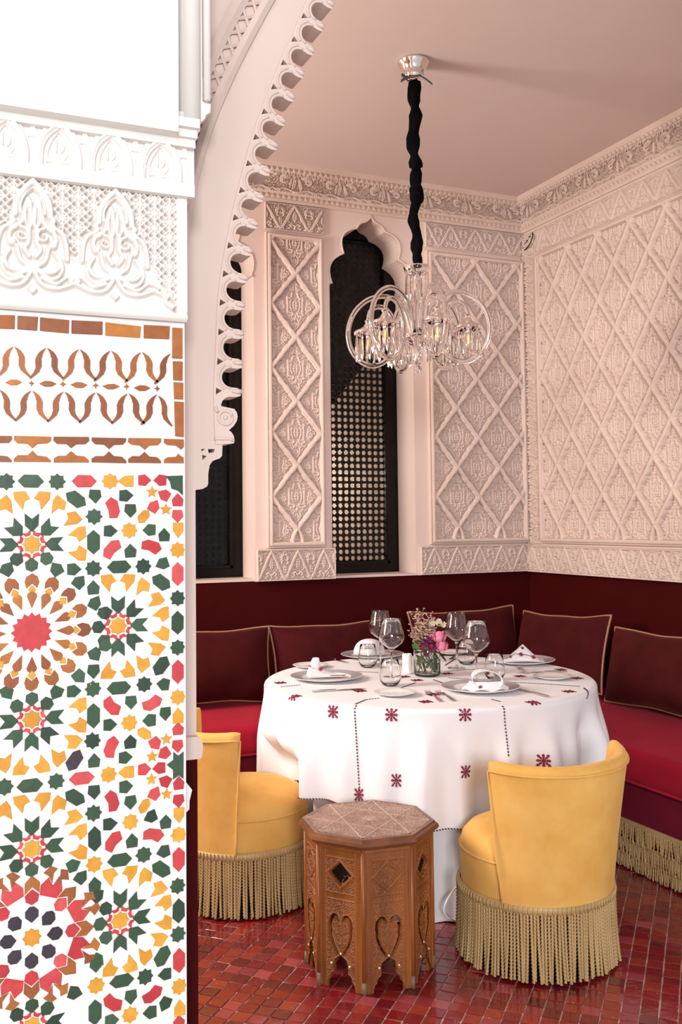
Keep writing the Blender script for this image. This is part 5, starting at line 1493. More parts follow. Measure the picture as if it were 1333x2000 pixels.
def motif(px, py, size=0.041, rot=0.0, mat='thread'):
    r, th = unproject(px, py); mb = MB()
    # local axes on the flattened cloth near the motif: e1 outwards, e2 along the edge
    def S(a, b, l): return surf(r+a, th+b/max(r, 0.12), l)
    if r < TR-0.03:
        cen = flat(r, th)
        def S(a, b, l):
            p = cen+np.array([a, b]); return surf(math.hypot(*p), math.atan2(p[1], p[0]), l)
    def bar(a0, b0, a1, b1, w):
        d = np.array([a1-a0, b1-b0]); ln = np.hypot(*d); d = d/ln; nn = np.array([-d[1], d[0]])*w
        q = [(a0+nn[0], b0+nn[1]), (a1+nn[0], b1+nn[1]), (a1-nn[0], b1-nn[1]), (a0-nn[0], b0-nn[1])]
        vs = [S(x*math.cos(rot)-y*math.sin(rot), x*math.sin(rot)+y*math.cos(rot), 0.0006) for x, y in q]+[S(x*math.cos(rot)-y*math.sin(rot), x*math.sin(rot)+y*math.cos(rot), 0.0022) for x, y in q]
        mb.add(vs, [(4, 5, 6, 7), (0, 1, 5, 4), (1, 2, 6, 5), (2, 3, 7, 6), (3, 0, 4, 7)])
    s = size/2
    for k in range(8):
        a = PI/4*k; L_ = s*(1.30 if k % 2 else 1.0)
        c, sn = math.cos(a), math.sin(a)
        bar(0.12*s*c, 0.12*s*sn, L_*c, L_*sn, 0.10*s)
        for f in ((0.45, 0.26), (0.72, 0.30), (0.95, 0.22)):
            for sg in (-1, 1):
                a2 = a+sg*0.75; bar(L_*f[0]*c, L_*f[0]*sn, L_*f[0]*c+f[1]*s*math.cos(a2), L_*f[0]*sn+f[1]*s*math.sin(a2), 0.095*s)
    bar(-0.2*s, 0, 0.2*s, 0, 0.2*s)
    part('embroidered_star', mb, M[mat], tc)
for p in ((651, 1390), (765, 1396), (898, 1386), (1041, 1372), (775, 1524), (911, 1508), (702, 1552), (577, 1360), (1063, 1486), (704, 1350), (846, 1357), (832, 1371), (1016, 1321), (1096, 1308), (1128, 1325), (1112, 1351), (548, 1334), (790, 1322), (874, 1316), (815, 1329)): motif(*p)
def stitch(path, name='stitch_line'):
    """running row of small crossed stitches between points of the photograph"""
    Q_ = [unproject(*p) for p in path]
    if Q_[0][0] > TR+0.1: Q_.append((TR-0.006, Q_[-1][1]-0.6*(Q_[-2][1]-Q_[-1][1])*0.5))
    P = [flat(*q) for q in Q_]; mb = MB()
    for a, b in zip(P[:-1], P[1:]):
        ln = np.hypot(*(b-a)); n = max(1, int(ln/0.0105))
        d = (b-a)/ln; nn = np.array([-d[1], d[0]])
        for i in range(n):
            c = a+(b-a)*((i+0.5)/n)
            def S(q, l): return surf(math.hypot(*q), math.atan2(q[1], q[0]), l)
            for (u, v, w) in ((0.0042, 0.0, 0.0011), (0.0, 0.0040, 0.0012)):
                if u: q = [c-d*u+nn*w, c+d*u+nn*w, c+d*u-nn*w, c-d*u-nn*w]
                else: q = [c-d*w-nn*v, c+d*w-nn*v, c+d*w+nn*v, c-d*w+nn*v]
                mb.add([S(x, 0.0005) for x in q]+[S(x, 0.0020) for x in q], [(4, 5, 6, 7), (0, 1, 5, 4), (1, 2, 6, 5), (2, 3, 7, 6), (3, 0, 4, 7)])
    part(name, mb, M['thread_dark'], tc, kind='stuff')
for path in ([(703, 1547), (699, 1480), (696, 1430), (694, 1400)], [(694, 1376), (715, 1367), (742, 1364)], [(772, 1348), (812, 1334)], [(994, 1478), (990, 1440), (986, 1400)], [(979, 1371), (960, 1366)], [(870, 1336), (847, 1328)],
             [(876, 1324), (940, 1328), (1000, 1333), (1060, 1336), (1134, 1341)], [(680, 1311), (740, 1314)], [(548, 1342), (588, 1338)], [(868, 1312), (945, 1306)], [(1141, 1344), (1146, 1365)], [(870, 1300), (890, 1287)]): stitch(path)

# ------------------------------------------------------------------ crockery, glasses, cutlery
ZT = TZ+0.0062
def rim_mat():
    m, nt, b = new_mat('patterned_rim')
    tc_ = N(nt, 'ShaderNodeTexCoord'); sx = N(nt, 'ShaderNodeSeparateXYZ'); L(nt, tc_.outputs['Object'], sx.inputs[0])
    at = N(nt, 'ShaderNodeMath', operation='ARCTAN2'); L(nt, sx.outputs['Y'], at.inputs[0]); L(nt, sx.outputs['X'], at.inputs[1])
    ln = N(nt, 'ShaderNodeVectorMath', operation='LENGTH'); cb_ = N(nt, 'ShaderNodeCombineXYZ'); L(nt, sx.outputs['X'], cb_.inputs[0]); L(nt, sx.outputs['Y'], cb_.inputs[1]); L(nt, cb_.outputs[0], ln.inputs[0])
    def mul(a, k): n = N(nt, 'ShaderNodeMath', operation='MULTIPLY'); L(nt, a, n.inputs[0]); n.inputs[1].default_value = k; return n.outputs[0]
    def op(o, a, b_=None): n = N(nt, 'ShaderNodeMath', operation=o); L(nt, a, n.inputs[0]); (L(nt, b_, n.inputs[1]) if b_ is not None else None); return n.outputs[0]
    A_ = mul(at.outputs[0], 36.0); R_ = mul(ln.outputs['Value'], 560.0)
    s1 = op('SINE', op('ADD', A_, R_)); s2 = op('SINE', op('SUBTRACT', A_, R_))
    p = op('ABSOLUTE', op('MULTIPLY', s1, s2))
    cr = N(nt, 'ShaderNodeValToRGB'); cr.color_ramp.elements[0].position = 0.10; cr.color_ramp.elements[1].position = 0.5
    cr.color_ramp.elements[0].color = (0.72, 0.70, 0.71, 1); cr.color_ramp.elements[1].color = (0.11, 0.10, 0.13, 1)
    L(nt, p, cr.inputs['Fac']); L(nt, cr.outputs['Color'], b.inputs['Base Color']); b.inputs['Roughness'].default_value = 0.2
    return m
M['rim'] = rim_mat()
def plate_thing(label, px, py):
    p = on_z(px, py, ZT); t = thing('dinner_plate', label, 'plate', (p[0], p[1], ZT), 0, 'patterned dinner plates')
    m = MB(); m.lathe([(0, 0.002), (0.092, 0.0), (0.098, 0.003), (0.156, 0.0150), (0.1585, 0.0172), (0.156, 0.0182), (0.1545, 0.0178)], 56); m.lathe([(0.108, 0.0108), (0.101, 0.0070), (0.094, 0.0052), (0, 0.0048)], 56)
    part('plate_body', m, M['china'], t, True, sharp=60)
    m = MB(); m.lathe([(0.1545, 0.0178), (0.108, 0.0108)], 72); part('patterned_rim', m, M['rim'], t, True, label='rim with a fine grey interlaced pattern')
    return t
plate_thing('dinner plate with grey patterned rim at the left of the table, folded napkin on it', 638, 1326)
plate_thing('dinner plate with grey patterned rim nearest the yellow chair back, rolled napkin on it', 939, 1347)
plate_thing('dinner plate with grey patterned rim at the far right, pointed napkin on it', 1019, 1294)
plate_thing('dinner plate with grey patterned rim at the far side, behind a tumbler', 728, 1283)
def side_plate(label, px, py):
    p = on_z(px, py, ZT); t = thing('side_plate', label, 'plate', (p[0], p[1], ZT), 0, 'plain side plates')
    m = MB(); m.lathe([(0, 0.002), (0.048, 0.0), (0.054, 0.003), (0.082, 0.0115), (0.084, 0.0130), (0.082, 0.0138), (0.056, 0.0062), (0.050, 0.0050), (0, 0.0046)], 48)
    part('plate_body', m, M['china'], t, True, sharp=60); return t
side_plate('small plain white plate behind the left dinner plate', 607, 1303)
side_plate('small plain white plate beside the two forks at the table front', 772, 1357)
side_plate('small plain white plate at the right edge of the table', 1081, 1325)
side_plate('small plain white plate far behind the flowers', 884, 1277)

def napkin(label, px, py, build):
    p = on_z(px, py, ZT+0.010); t = thing('napkin', label, 'napkin', (p[0], p[1], ZT+0.0095), 0, 'embroidered napkins on the plates')
    build(t); return t
def nstar(t, c, n, size=0.018):
    """little embroidered star lying on a napkin face with centre c and normal n"""
    n = np.array(n, float); n /= np.linalg.norm(n); a = np.cross(n, (0, 0, 1.0)); a = a/np.linalg.norm(a) if np.linalg.norm(a) > 1e-4 else np.array([1.0, 0, 0]); b = np.cross(n, a)
    mb = MB(); c = np.array(c, float)
    for k in range(4):
        g = PI/4*k; d = a*math.cos(g)+b*math.sin(g); e = np.cross(n, d)*size*0.07; L_ = size*0.5
        mb.add([c-d*L_-e+n*0.0004, c+d*L_-e+n*0.0004, c+d*L_+e+n*0.0004, c-d*L_+e+n*0.0004, c-d*L_-e+n*0.0016, c+d*L_-e+n*0.0016, c+d*L_+e+n*0.0016, c-d*L_+e+n*0.0016], [(4, 5, 6, 7), (0, 1, 5, 4), (1, 2, 6, 5), (2, 3, 7, 6), (3, 0, 4, 7)])
    for k in range(8):
        g = PI/4*k+0.2; d = a*math.cos(g)+b*math.sin(g); q = c+d*size*0.40
        mb.add([q-a*size*.06+n*.0004, q+b*size*.06+n*.0004, q+a*size*.06+n*.0004, q-b*size*.06+n*.0004, q+n*0.0018], [(0, 1, 4), (1, 2, 4), (2, 3, 4), (3, 0, 4)])
    part('embroidered_star', mb, M['thread'], t, kind='stuff')
VW = np.array([-math.sin(CAM_YAW), -math.cos(CAM_YAW), 0]); VRt = np.array([math.cos(CAM_YAW), -math.sin(CAM_YAW), 0])
def lc(x, y, z): return tuple(VRt*x-VW*y+np.array([0, 0, z]))
def surf_grid(t, name, f, nu, nv, mat='cloth', thick=0.0025):
    mb = MB()
    V = [f(i/(nu-1), j/(nv-1)) for j in range(nv) for i in range(nu)]
    mb.add(V, [(j*nu+i, j*nu+i+1, (j+1)*nu+i+1, (j+1)*nu+i) for j in range(nv-1) for i in range(nu-1)])
    o = part(name, mb, M[mat], t, True); md = o.modifiers.new('thickness', 'SOLIDIFY'); md.thickness = thick; md.offset = 0
    return o
def n_left(t):
    def f(u, v):      # fanned triangle lying to the right, knot standing at its left
        x = -0.062+0.150*v; w = 0.052*(1-v)+0.016; y = (u-0.5)*2*w
        z = 0.004+0.046*(1-v)**1.1*math.cos((u-0.5)*PI)**0.7+0.003*math.cos(u*18)*(1-v)
        return lc(x, y, z)
    surf_grid(t, 'folded_linen', f, 21, 15)
    def g(u, v):
        a = 2*PI*u; r = 0.030*(1-0.60*v**1.5)*(1+0.14*math.cos(3*a+v)); return lc(-0.046+r*math.cos(a)+0.014*v, r*math.sin(a)*0.85, 0.006+0.076*v)
    surf_grid(t, 'upright_fold', g, 25, 12)
    mb = MB(); mb.tube([lc(0.02, -0.028, 0.010), lc(0.06, -0.040, 0.012), lc(0.092, -0.020, 0.010), lc(0.095, 0.004, 0.010)], 0.0014, 5); part('stitched_edge', mb, M['thread_dark'], t, True)
    nstar(t, lc(-0.045, -0.026, 0.034), -lcv(0, 1, -0.25)); nstar(t, lc(-0.010, -0.030, 0.038), -lcv(0.15, 0.9, -0.6), 0.022); nstar(t, lc(-0.058, -0.022, 0.050), -lcv(0.3, 1, -0.2), 0.014)
def lcv(x, y, z): return np.array(lc(x, y, z))
def n_front(t):
    def f(u, v):      # mouth of the roll looks at the viewer
        a = 2*PI*u; r = 0.046*(1-0.22*v)*(1+0.06*math.cos(2*a+1)); y = -0.060+0.120*v
        return lc(0.010+r*1.25*math.cos(a), y+0.012*math.sin(a)*(1-v), 0.046*0.78+0.004+0.78*r*math.sin(a))
    surf_grid(t, 'rolled_linen', f, 37, 12)
    def g(u, v):      # skirt spreading on the plate
        a = math.radians(150+u*240); r = 0.056+0.028*v; return lc(0.006+r*1.1*math.cos(a), -0.028+r*0.62*math.sin(a), 0.030*(1-v)**1.5+0.004+0.004*math.cos(a*7)*v)
    surf_grid(t, 'spread_fold', g, 31, 8)
    nstar(t, lc(0.014, -0.030, 0.064), -lcv(0.0, 0.9, 0.5), 0.022); nstar(t, lc(0.062, -0.040, 0.030), -lcv(-0.8, 0.7, 0), 0.020); nstar(t, lc(-0.020, -0.070, 0.016), -lcv(0.2, 0.9, -0.4), 0.018)
def n_pyr(t):
    ap = (0.010, 0.0, 0.078)
    base = [(-0.092, -0.030, 0.005), (0.080, -0.046, 0.005), (0.095, 0.030, 0.005), (-0.060, 0.045, 0.005)]
    def f(u, v):
        k = u*4; i = int(k) % 4; w = k-int(k); b0, b1 = base[i], base[(i+1) % 4]
        b = [b0[q]+(b1[q]-b0[q])*w for q in range(3)]; e = v**0.92
        p = [ap[q]+(b[q]-ap[q])*e for q in range(3)]; p[2] -= 0.010*math.sin(PI*v)*abs(math.cos(PI*w))
        return lc(*p)
    surf_grid(t, 'pointed_fold', f, 33, 12)
    surf_grid(t, 'flat_fold', lambda u, v: lc(-0.105+0.205*u, -0.060+0.110*v*(1-0.3*u), 0.004+0.004*math.sin(PI*u)), 9, 6)
    mb = MB(); mb.tube([lc(-0.078, -0.030, 0.016), lc(-0.030, -0.037, 0.040), lc(0.02, -0.034, 0.034), lc(0.066, -0.043, 0.022)], 0.0014, 5); part('stitched_edge', mb, M['thread_dark'], t, True)
    for c, s in (((-0.055, -0.036, 0.026), 0.016), ((-0.004, -0.034, 0.036), 0.022), ((0.052, -0.044, 0.024), 0.022), ((0.006, -0.018, 0.064), 0.016)): nstar(t, lc(*c), -lcv(-0.05, 0.9, -0.6), s)
def n_dome(t):
    def f(u, v):
        a = 2*PI*u; r = 0.062*math.sin(v*PI/2)**0.8*(1+0.10*math.cos(4*a)*v); return lc(r*math.cos(a)*1.15, r*math.sin(a)*0.8, 0.006+0.075*math.cos(v*PI/2)**0.8)
    surf_grid(t, 'gathered_linen', f, 33, 12)
    for c, s in (((-0.020, -0.026, 0.056), 0.018), ((0.012, -0.028, 0.054), 0.020)): nstar(t, lc(*c), -lcv(0.0, 0.8, -0.5), s)
napkin('white embroidered napkin folded to a low point on the left dinner plate', 632, 1322, n_left)
napkin('white embroidered napkin rolled open on the plate nearest the yellow chair back', 944, 1344, n_front)
napkin('white embroidered napkin folded to a pyramid on the far right plate', 1018, 1291, n_pyr)
napkin('white embroidered napkin gathered on the far plate, seen through a tumbler', 722, 1280, n_dome)

def wine_glass(label, px, py):
    p = on_z(px, py, ZT); t = thing('wine_glass', label, 'glass', (p[0], p[1], ZT), 0, 'large stemmed wine glasses')
    m = MB(); m.lathe([(0, 0.0), (0.042, 0.0), (0.043, 0.0014), (0.030, 0.0030), (0.008, 0.006), (0.0042, 0.014), (0.0036, 0.07), (0.0042, 0.108), (0.008, 0.118), (0.010, 0.122), (0.004, 0.1245), (0, 0.125)], 32); part('stem_foot', m, M['glass'], t, True, sharp=60)
    out = [(0.0, 0.1215), (0.010, 0.122), (0.026, 0.134), (0.046, 0.150), (0.0555, 0.166), (0.0575, 0.176), (0.0540, 0.192), (0.0470, 0.222), (0.0405, 0.252)]
    m = MB(); m.lathe(out+[(0.0398, 0.2532), (0.0391, 0.252)]+[(max(0, r-0.0013), z+0.0006) for r, z in reversed(out[1:-1])]+[(0.0, 0.1236)], 40); part('bowl', m, M['glass'], t, True); return t
wine_glass('large clear wine glass left of the flowers, the nearer one of the left pair', 766, 1324)
wine_glass('large clear wine glass left of the flowers, the farther one of the left pair', 744, 1298)
wine_glass('large clear wine glass right of the flowers, the farther one of the right pair', 893, 1305)
wine_glass('large clear wine glass right of the flowers, the nearer one of the right pair', 932, 1333)
def tumbler(label, px, py):
    p = on_z(px, py, ZT); t = thing('tumbler', label, 'glass', (p[0], p[1], ZT), 0, 'stemless water tumblers')
    out = [(0, 0.0), (0.024, 0.0), (0.032, 0.004), (0.0415, 0.020), (0.0440, 0.034), (0.0425, 0.055), (0.0385, 0.080), (0.0350, 0.104)]
    m = MB(); m.lathe(out+[(0.0343, 0.1048), (0.0337, 0.104)]+[(r-0.0013, z+0.001) for r, z in reversed(out[3:-1])]+[(0.028, 0.009), (0.015, 0.006), (0, 0.0055)], 40); part('tumbler_body', m, M['glass'], t, True); return t
tumbler('clear stemless tumbler at the table front, beside the small plate and forks', 763, 1339)
tumbler('clear stemless tumbler in front of the far napkin', 719, 1303)
tumbler('clear stemless tumbler behind the rolled napkin at right', 967, 1327)
tumbler('clear stemless tumbler between the two right wine glasses', 912, 1297)

def strip_along(mb, P, w, th, z0):
    """flat bar along points with half widths w"""
    P = [np.array(p, float) for p in P]; n = len(P); vs = []
    for i in range(n):
        d = P[min(i+1, n-1)]-P[max(i-1, 0)]; d = d/np.linalg.norm(d); nn = np.cross((0, 0, 1.0), d); nn = nn/np.linalg.norm(nn)
        for s, h in ((-1, 0), (1, 0), (1, 1), (-1, 1)): vs.append(P[i]+nn*s*w[i]+np.array([0, 0, h*th[i] if hasattr(th, '__len__') else h*th]))
    fs = [(0, 1, 2, 3), tuple((n-1)*4+q for q in (3, 2, 1, 0))]
    for i in range(n-1):
        for q in range(4): fs.append((i*4+q, (i)*4+(q+1) % 4, (i+1)*4+(q+1) % 4, (i+1)*4+q))
    mb.add(vs, fs)
def knife(label, a, b):
    A_ = on_z(*a, ZT); B_ = on_z(*b, ZT); d = (B_-A_)/np.linalg.norm(B_-A_); ln = 0.225
    t = thing('table_knife', label, 'knife', tuple(A_), 0, 'table knives')
    m = MB(); strip_along(m, [d*0.0, d*0.02, d*0.06, d*0.095, d*0.100], [0.0075, 0.0085, 0.0080, 0.0062, 0.0045], 0.005, 0); part('handle', m, M['steel'], t, True, sharp=40)
    m = MB(); strip_along(m, [d*0.100, d*0.115, d*0.16, d*0.20, d*ln], [0.0045, 0.0085, 0.0092, 0.0082, 0.002], 0.0016, 0); part('blade', m, M['steel'], t, True, sharp=40)
    return t
def fork(label, a, b):
    A_ = on_z(*a, ZT); B_ = on_z(*b, ZT); d = (B_-A_)/np.linalg.norm(B_-A_); nn = np.cross((0, 0, 1.0), d)
    t = thing('table_fork', label, 'fork', tuple(A_), 0, 'table forks')
    m = MB(); up = lambda k, z: d*k+np.array([0, 0, z]); strip_along(m, [up(0, 0), up(0.03, 0.001), up(0.09, 0.006), up(0.125, 0.009), up(0.140, 0.004)], [0.0085, 0.0080, 0.0040, 0.0045, 0.0115], 0.002, 0); part('handle', m, M['steel'], t, True, sharp=40)
    for k in range(4):
        m = MB(); o = nn*(k-1.5)*0.0066
        strip_along(m, [o+up(0.138, 0.004), o+up(0.165, 0.001), o+up(0.195, 0.006)], [0.0022, 0.0022, 0.0010], 0.0018, 0); part('tine', m, M['steel'], t, True, sharp=40)
    return t
knife('steel table knife lying in front of the left dinner plate', (610, 1351), (735, 1344))
knife('steel table knife lying between the left and the far plate', (635, 1284), (700, 1299))
knife('steel table knife right of the rolled napkin plate', (1071, 1361), (1022, 1348))
knife('steel table knife lying behind the right side plate', (1108, 1312), (1050, 1313))
fork('steel fork at the table front, the left one of two', (862, 1370), (826, 1347))
fork('steel fork at the table front, the right one of two', (888, 1369), (839, 1344))
fork('steel fork in front of the pyramid napkin plate', (1030, 1316), (1012, 1303))
fork('steel fork beside the far small plate behind the flowers', (880, 1288), (902, 1277))

# candle, vase, flowers ------------------------------------------------------------
p = on_z(796, 1315, ZT)
t = thing('pillar_candle', 'short white pillar candle left of the flower vase', 'candle', (p[0], p[1], ZT))
m = MB(); m.lathe([(0, 0), (0.0205, 0), (0.0215, 0.003), (0.0215, 0.082), (0.020, 0.086), (0.014, 0.083), (0, 0.081)], 28); part('wax', m, M['wax'], t, True, sharp=50)
m = MB(); m.tube([(0, 0, 0.080), (0.001, 0, 0.088), (0.003, 0, 0.092)], 0.0009, 5); part('wick', m, M['black_velvet'], t)
p = on_z(835, 1319, ZT); VX, VY = p[0], p[1]
t = thing('glass_vase', 'short round clear glass vase holding the flowers', 'vase', (VX, VY, ZT))
out = [(0, 0), (0.050, 0), (0.0565, 0.005), (0.0585, 0.014), (0.0585, 0.100), (0.0570, 0.112), (0.0560, 0.116)]
m = MB(); m.lathe(out+[(0.0552, 0.1166), (0.0545, 0.116)]+[(r-0.0018, z+0.0) for r, z in reversed(out[3:-1])]+[(0.050, 0.008), (0, 0.007)], 40); part('vase_wall', m, M['glass'], t, True)
m = MB(); m.lathe([(0, 0.0075), (0.048, 0.0085), (0.0562, 0.016), (0.0562, 0.060), (0, 0.060)], 32); part('water', m, glass_mat('water', (0.93, 0.96, 0.90), 0.0, 1.33), t, True, sharp=50)
bq = thing('bouquet', 'bouquet of pink roses, magenta blossoms and pale sprays in the vase', 'flowers', (VX, VY, ZT))
M['leaf'] = noise_mat('leaf_green', (0.16, 0.27, 0.035), (0.07, 0.14, 0.02), 30, 0.5); M['leaf_dark'] = noise_mat('leaf_dark', (0.04, 0.085, 0.03), (0.025, 0.05, 0.02), 30, 0.45)
M['stem'] = noise_mat('dry_stem', (0.24, 0.16, 0.07), (0.12, 0.08, 0.035), 50, 0.7)
M['rose'] = noise_mat('rose_petal', (0.78, 0.27, 0.40), (0.66, 0.17, 0.30), 20, 0.55, sheen=0.2); M['magenta'] = noise_mat('magenta_petal', (0.27, 0.008, 0.10), (0.13, 0.004, 0.045), 60, 0.55)
M['blossom'] = noise_mat('pale_blossom', (0.78, 0.52, 0.44), (0.62, 0.38, 0.30), 60, 0.6); M['white_petal'] = noise_mat('cream_petal', (0.84, 0.80, 0.62), (0.75, 0.70, 0.45), 40, 0.6)
rr = random.Random(5)
def lv(x, y, z): return lc(x, y, z)
def leafblade(mb, base, tip, w, droop=0.0):
    b = np.array(base); e = np.array(tip); d = e-b; ln = np.linalg.norm(d); d = d/ln; s = np.cross(d, (0.3, 0.5, 0.8)); s = s/np.linalg.norm(s); k = 6; vs = []; fs = []
    for i in range(k+1):
        u = i/k; c = b+(e-b)*u+np.array([0, 0, -droop*(u*u)]); ww = w*math.sin(PI*min(0.98, u*0.9+0.06)); nn = np.cross(s, d)
        vs += [c-s*ww, c+nn*ww*0.3, c+s*ww]
    for i in range(k):
        for q in range(2): fs.append((i*3+q, i*3+q+1, i*3+4+q, i*3+3+q))
    mb.add(vs, fs)
for i in range(16):
    a = 2*PI*i/16+rr.uniform(-0.2, 0.2); r0 = rr.uniform(0.01, 0.045)
    m = MB(); leafblade(m, (r0*math.cos(a), r0*math.sin(a), rr.uniform(0.02, 0.06)), (0.050*math.cos(a+0.3), 0.050*math.sin(a+0.3), rr.uniform(0.05, 0.115)), 0.006, 0.015); part('leaf', m, M['leaf'], bq, True)
for (x, y, z, dx, dz) in ((-0.030, -0.02, 0.11, -0.03, 0.05), (0.02, -0.04, 0.11, 0.03, -0.03), (0.048, -0.02, 0.105, 0.035, -0.035), (0.0, -0.045, 0.105, -0.01, 0.04), (-0.045, 0, 0.10, -0.02, 0.05), (0.03, -0.035, 0.08, 0.01, -0.05)):
    m = MB(); leafblade(m, lv(x, y, z), lv(x+dx, y-0.01, z+dz), 0.009, 0.01); part('leaf', m, M['leaf_dark'] if x > 0.01 else M['leaf'], bq, True)
for i in range(9):
    a = rr.uniform(0, 2*PI); m = MB(); m.tube([(0.03*math.cos(a), 0.03*math.sin(a), 0.012), (0.02*math.cos(a+0.8), 0.02*math.sin(a+0.8), 0.06), (0.03*math.cos(a+1.6), 0.03*math.sin(a+1.6), 0.118)], 0.0018, 6); part('stem', m, M['leaf'], bq, True)
def rose(c, r, seed):
    q = random.Random(seed); c = np.array(c); root = None
    m = MB(); m.uvsphere(c, r*0.72, r*0.72, r*0.80, 14, 10); root = part('rose', m, M['rose'], bq, True, label='pink rose')
    for ring, (n, rad, hgt, op) in enumerate(((3, 0.62, 1.0, 0.35), (5, 0.86, 0.95, 0.55), (6, 1.02, 0.75, 0.85))):
        for k in range(n):
            a0 = 2*PI*k/n+ring*0.5+q.uniform(-0.15, 0.15); m = MB(); vs = []; nu, nv = 7, 6
            for j in range(nv):
                v = j/(nv-1); z = -0.75+1.55*hgt*v; rr_ = rad*(0.45+0.62*math.sin(PI*0.5*min(1, v*1.3+0.15)))+op*0.22*max(0, v-0.75)*2
                for i in range(nu):
                    u = (i/(nu-1)-0.5)*2; a = a0+u*(1.30/n*2.0)*math.sin(PI*(0.25+0.62*v)); vs.append(c+r*np.array([rr_*math.cos(a), rr_*math.sin(a), z-0.12*u*u]))
            m.add(vs, [(j*nu+i, j*nu+i+1, (j+1)*nu+i+1, (j+1)*nu+i) for j in range(nv-1) for i in range(nu-1)]); part('petal', m, M['rose'], root, True)
    return root
rose(lv(0.052, -0.030, 0.172), 0.029, 1); rose(lv(0.062, -0.042, 0.132), 0.025, 2); rose(lv(0.020, 0.015, 0.176), 0.020, 3)
def florets(c, R_, n, seed, mat='magenta'):
    q = random.Random(seed); m = MB()
    for k in range(n):
        u, v = q.uniform(-1, 1), q.uniform(0, 2*PI); w = math.sqrt(1-u*u); d = np.array([w*math.cos(v), w*math.sin(v), u]); p0 = np.array(c)+d*R_
        a = np.cross(d, (0.2, 0.3, 0.9)); a /= np.linalg.norm(a); b = np.cross(d, a); vs = [p0]; fs = []; np_ = 5
        for i in range(np_):
            g = 2*PI*i/np_
            for (gg, rr_, hh_) in ((g-0.45, 0.0085, 0.002), (g, 0.0105, 0.003), (g+0.45, 0.0085, 0.002)): vs.append(p0+(a*math.cos(gg)+b*math.sin(gg))*rr_+d*hh_)
            o = 1+i*3; fs += [(0, o, o+1), (0, o+1, o+2)]
        m.add(vs, fs)
    o = part('magenta_head' if mat == 'magenta' else 'white_head', m, M[mat], bq, False, kind='stuff'); return o
florets(lv(0.006, -0.028, 0.158), 0.017, 26, 1); florets(lv(-0.012, -0.044, 0.128), 0.016, 24, 2); florets(lv(0.020, -0.048, 0.126), 0.015, 22, 3); florets(lv(-0.006, -0.045, 0.100), 0.010, 12, 4)
florets(lv(0.055, 0.01, 0.228), 0.012, 10, 5, 'white_petal'); florets(lv(0.024, 0.0, 0.226), 0.011, 9, 6, 'white_petal'); florets(lv(0.074, 0.0, 0.220), 0.008, 6, 7, 'white_petal')
bl = MB(); sp = MB()
for k in range(52):
    # a main stem, then side twigs each ending in tiny blossoms
    u = rr.random(); x = -0.070+0.108*rr.random(); z = 0.160+0.090*rr.random()
    if k <= 9: x = -0.070+0.115*k/9+rr.uniform(-0.008, 0.008); z = 0.300-0.06*abs(k-3.5)/5+rr.uniform(-0.01, 0.012)
    y = rr.uniform(-0.045, 0.045); b0 = np.array(lv(rr.uniform(-0.02, 0.02), rr.uniform(-0.02, 0.02), 0.10)); e = np.array(lv(x, y, z)); mid = (b0+e)/2+np.array(lv(rr.uniform(-0.008, 0.008), 0, 0.008))
    sp.tube([b0, mid, e], [0.0011, 0.0008, 0.0005], 4)
    for j in range(9):
        f = rr.uniform(0.45, 1.0); q0 = b0+(e-b0)*f; q1 = q0+np.array(lv(rr.uniform(-0.020, 0.020), rr.uniform(-0.02, 0.02), rr.uniform(0.002, 0.020)))
        sp.tube([q0, q1], 0.0005, 3, False)
        r_ = rr.uniform(0.0022, 0.0038); bl.uvsphere(q1, r_, r_, r_*0.8, 6, 4)
        for i in range(4):
            g = PI/2*i+rr.random(); bl.uvsphere((q1[0]+r_*1.1*math.cos(g), q1[1]+r_*1.1*math.sin(g), q1[2]+r_*0.2), r_*0.75, r_*0.75, r_*0.4, 5, 3)
part('spray_stems', sp, M['stem'], bq, kind='stuff'); part('spray_blossoms', bl, M['blossom'], bq, True, kind='stuff')

# white cord hanging against the under-cloth
m = MB(); m.tube(catmull([on_y(896, 1728, 3.070), on_y(884, 1742, 3.060), on_y(872, 1762, 3.055), on_y(868, 1778, 3.055), on_y(873, 1790, 3.055), on_y(884, 1797, 3.060), on_z(900, 1801, 0.006)], 6), 0.0032, 8)
o = part('cord', m, M['china'], None, True); tag(o, 'thin white cord hanging beside the yellow chair against the under-cloth', 'cord')
# ------------------------------------------------------------------ crystal chandelier
c0 = on_z(808, 120, CEIL)
CX, CYY = float(c0[0]), float(c0[1])
def zpx(y, x=812):
    """height of a point on the chandelier axis seen at row y"""
    d = ray(x, y); k = math.hypot(CX, CYY)/math.hypot(d[0], d[1]); return EYE+d[2]*k
ch = thing('chandelier', 'crystal chandelier on a black velvet covered chain above the table', 'chandelier', (CX, CYY, CEIL))
zz = lambda y: zpx(y)-CEIL
m = MB(); m.lathe([(0, 0.0), (0.068, 0.0), (0.074, -0.006), (0.072, -0.012), (0.058, -0.026), (0.048, -0.044), (0.044, -0.058), (0.047, -0.062), (0.042, -0.070), (0.034, -0.084), (0.026, -0.094), (0, -0.096)], 36); part('canopy', m, M['chrome'], ch, True, label='polished chrome canopy')
zt, zb = zz(158), zz(524)
rq = random.Random(3); pts = []; R_ = []
n = 110
for i in range(n+1):
    f = i/n
    pts.append((0.0045*math.sin(f*15)+0.004*math.sin(f*31+1), 0.005*math.cos(f*17), zt+(zb-zt)*f))
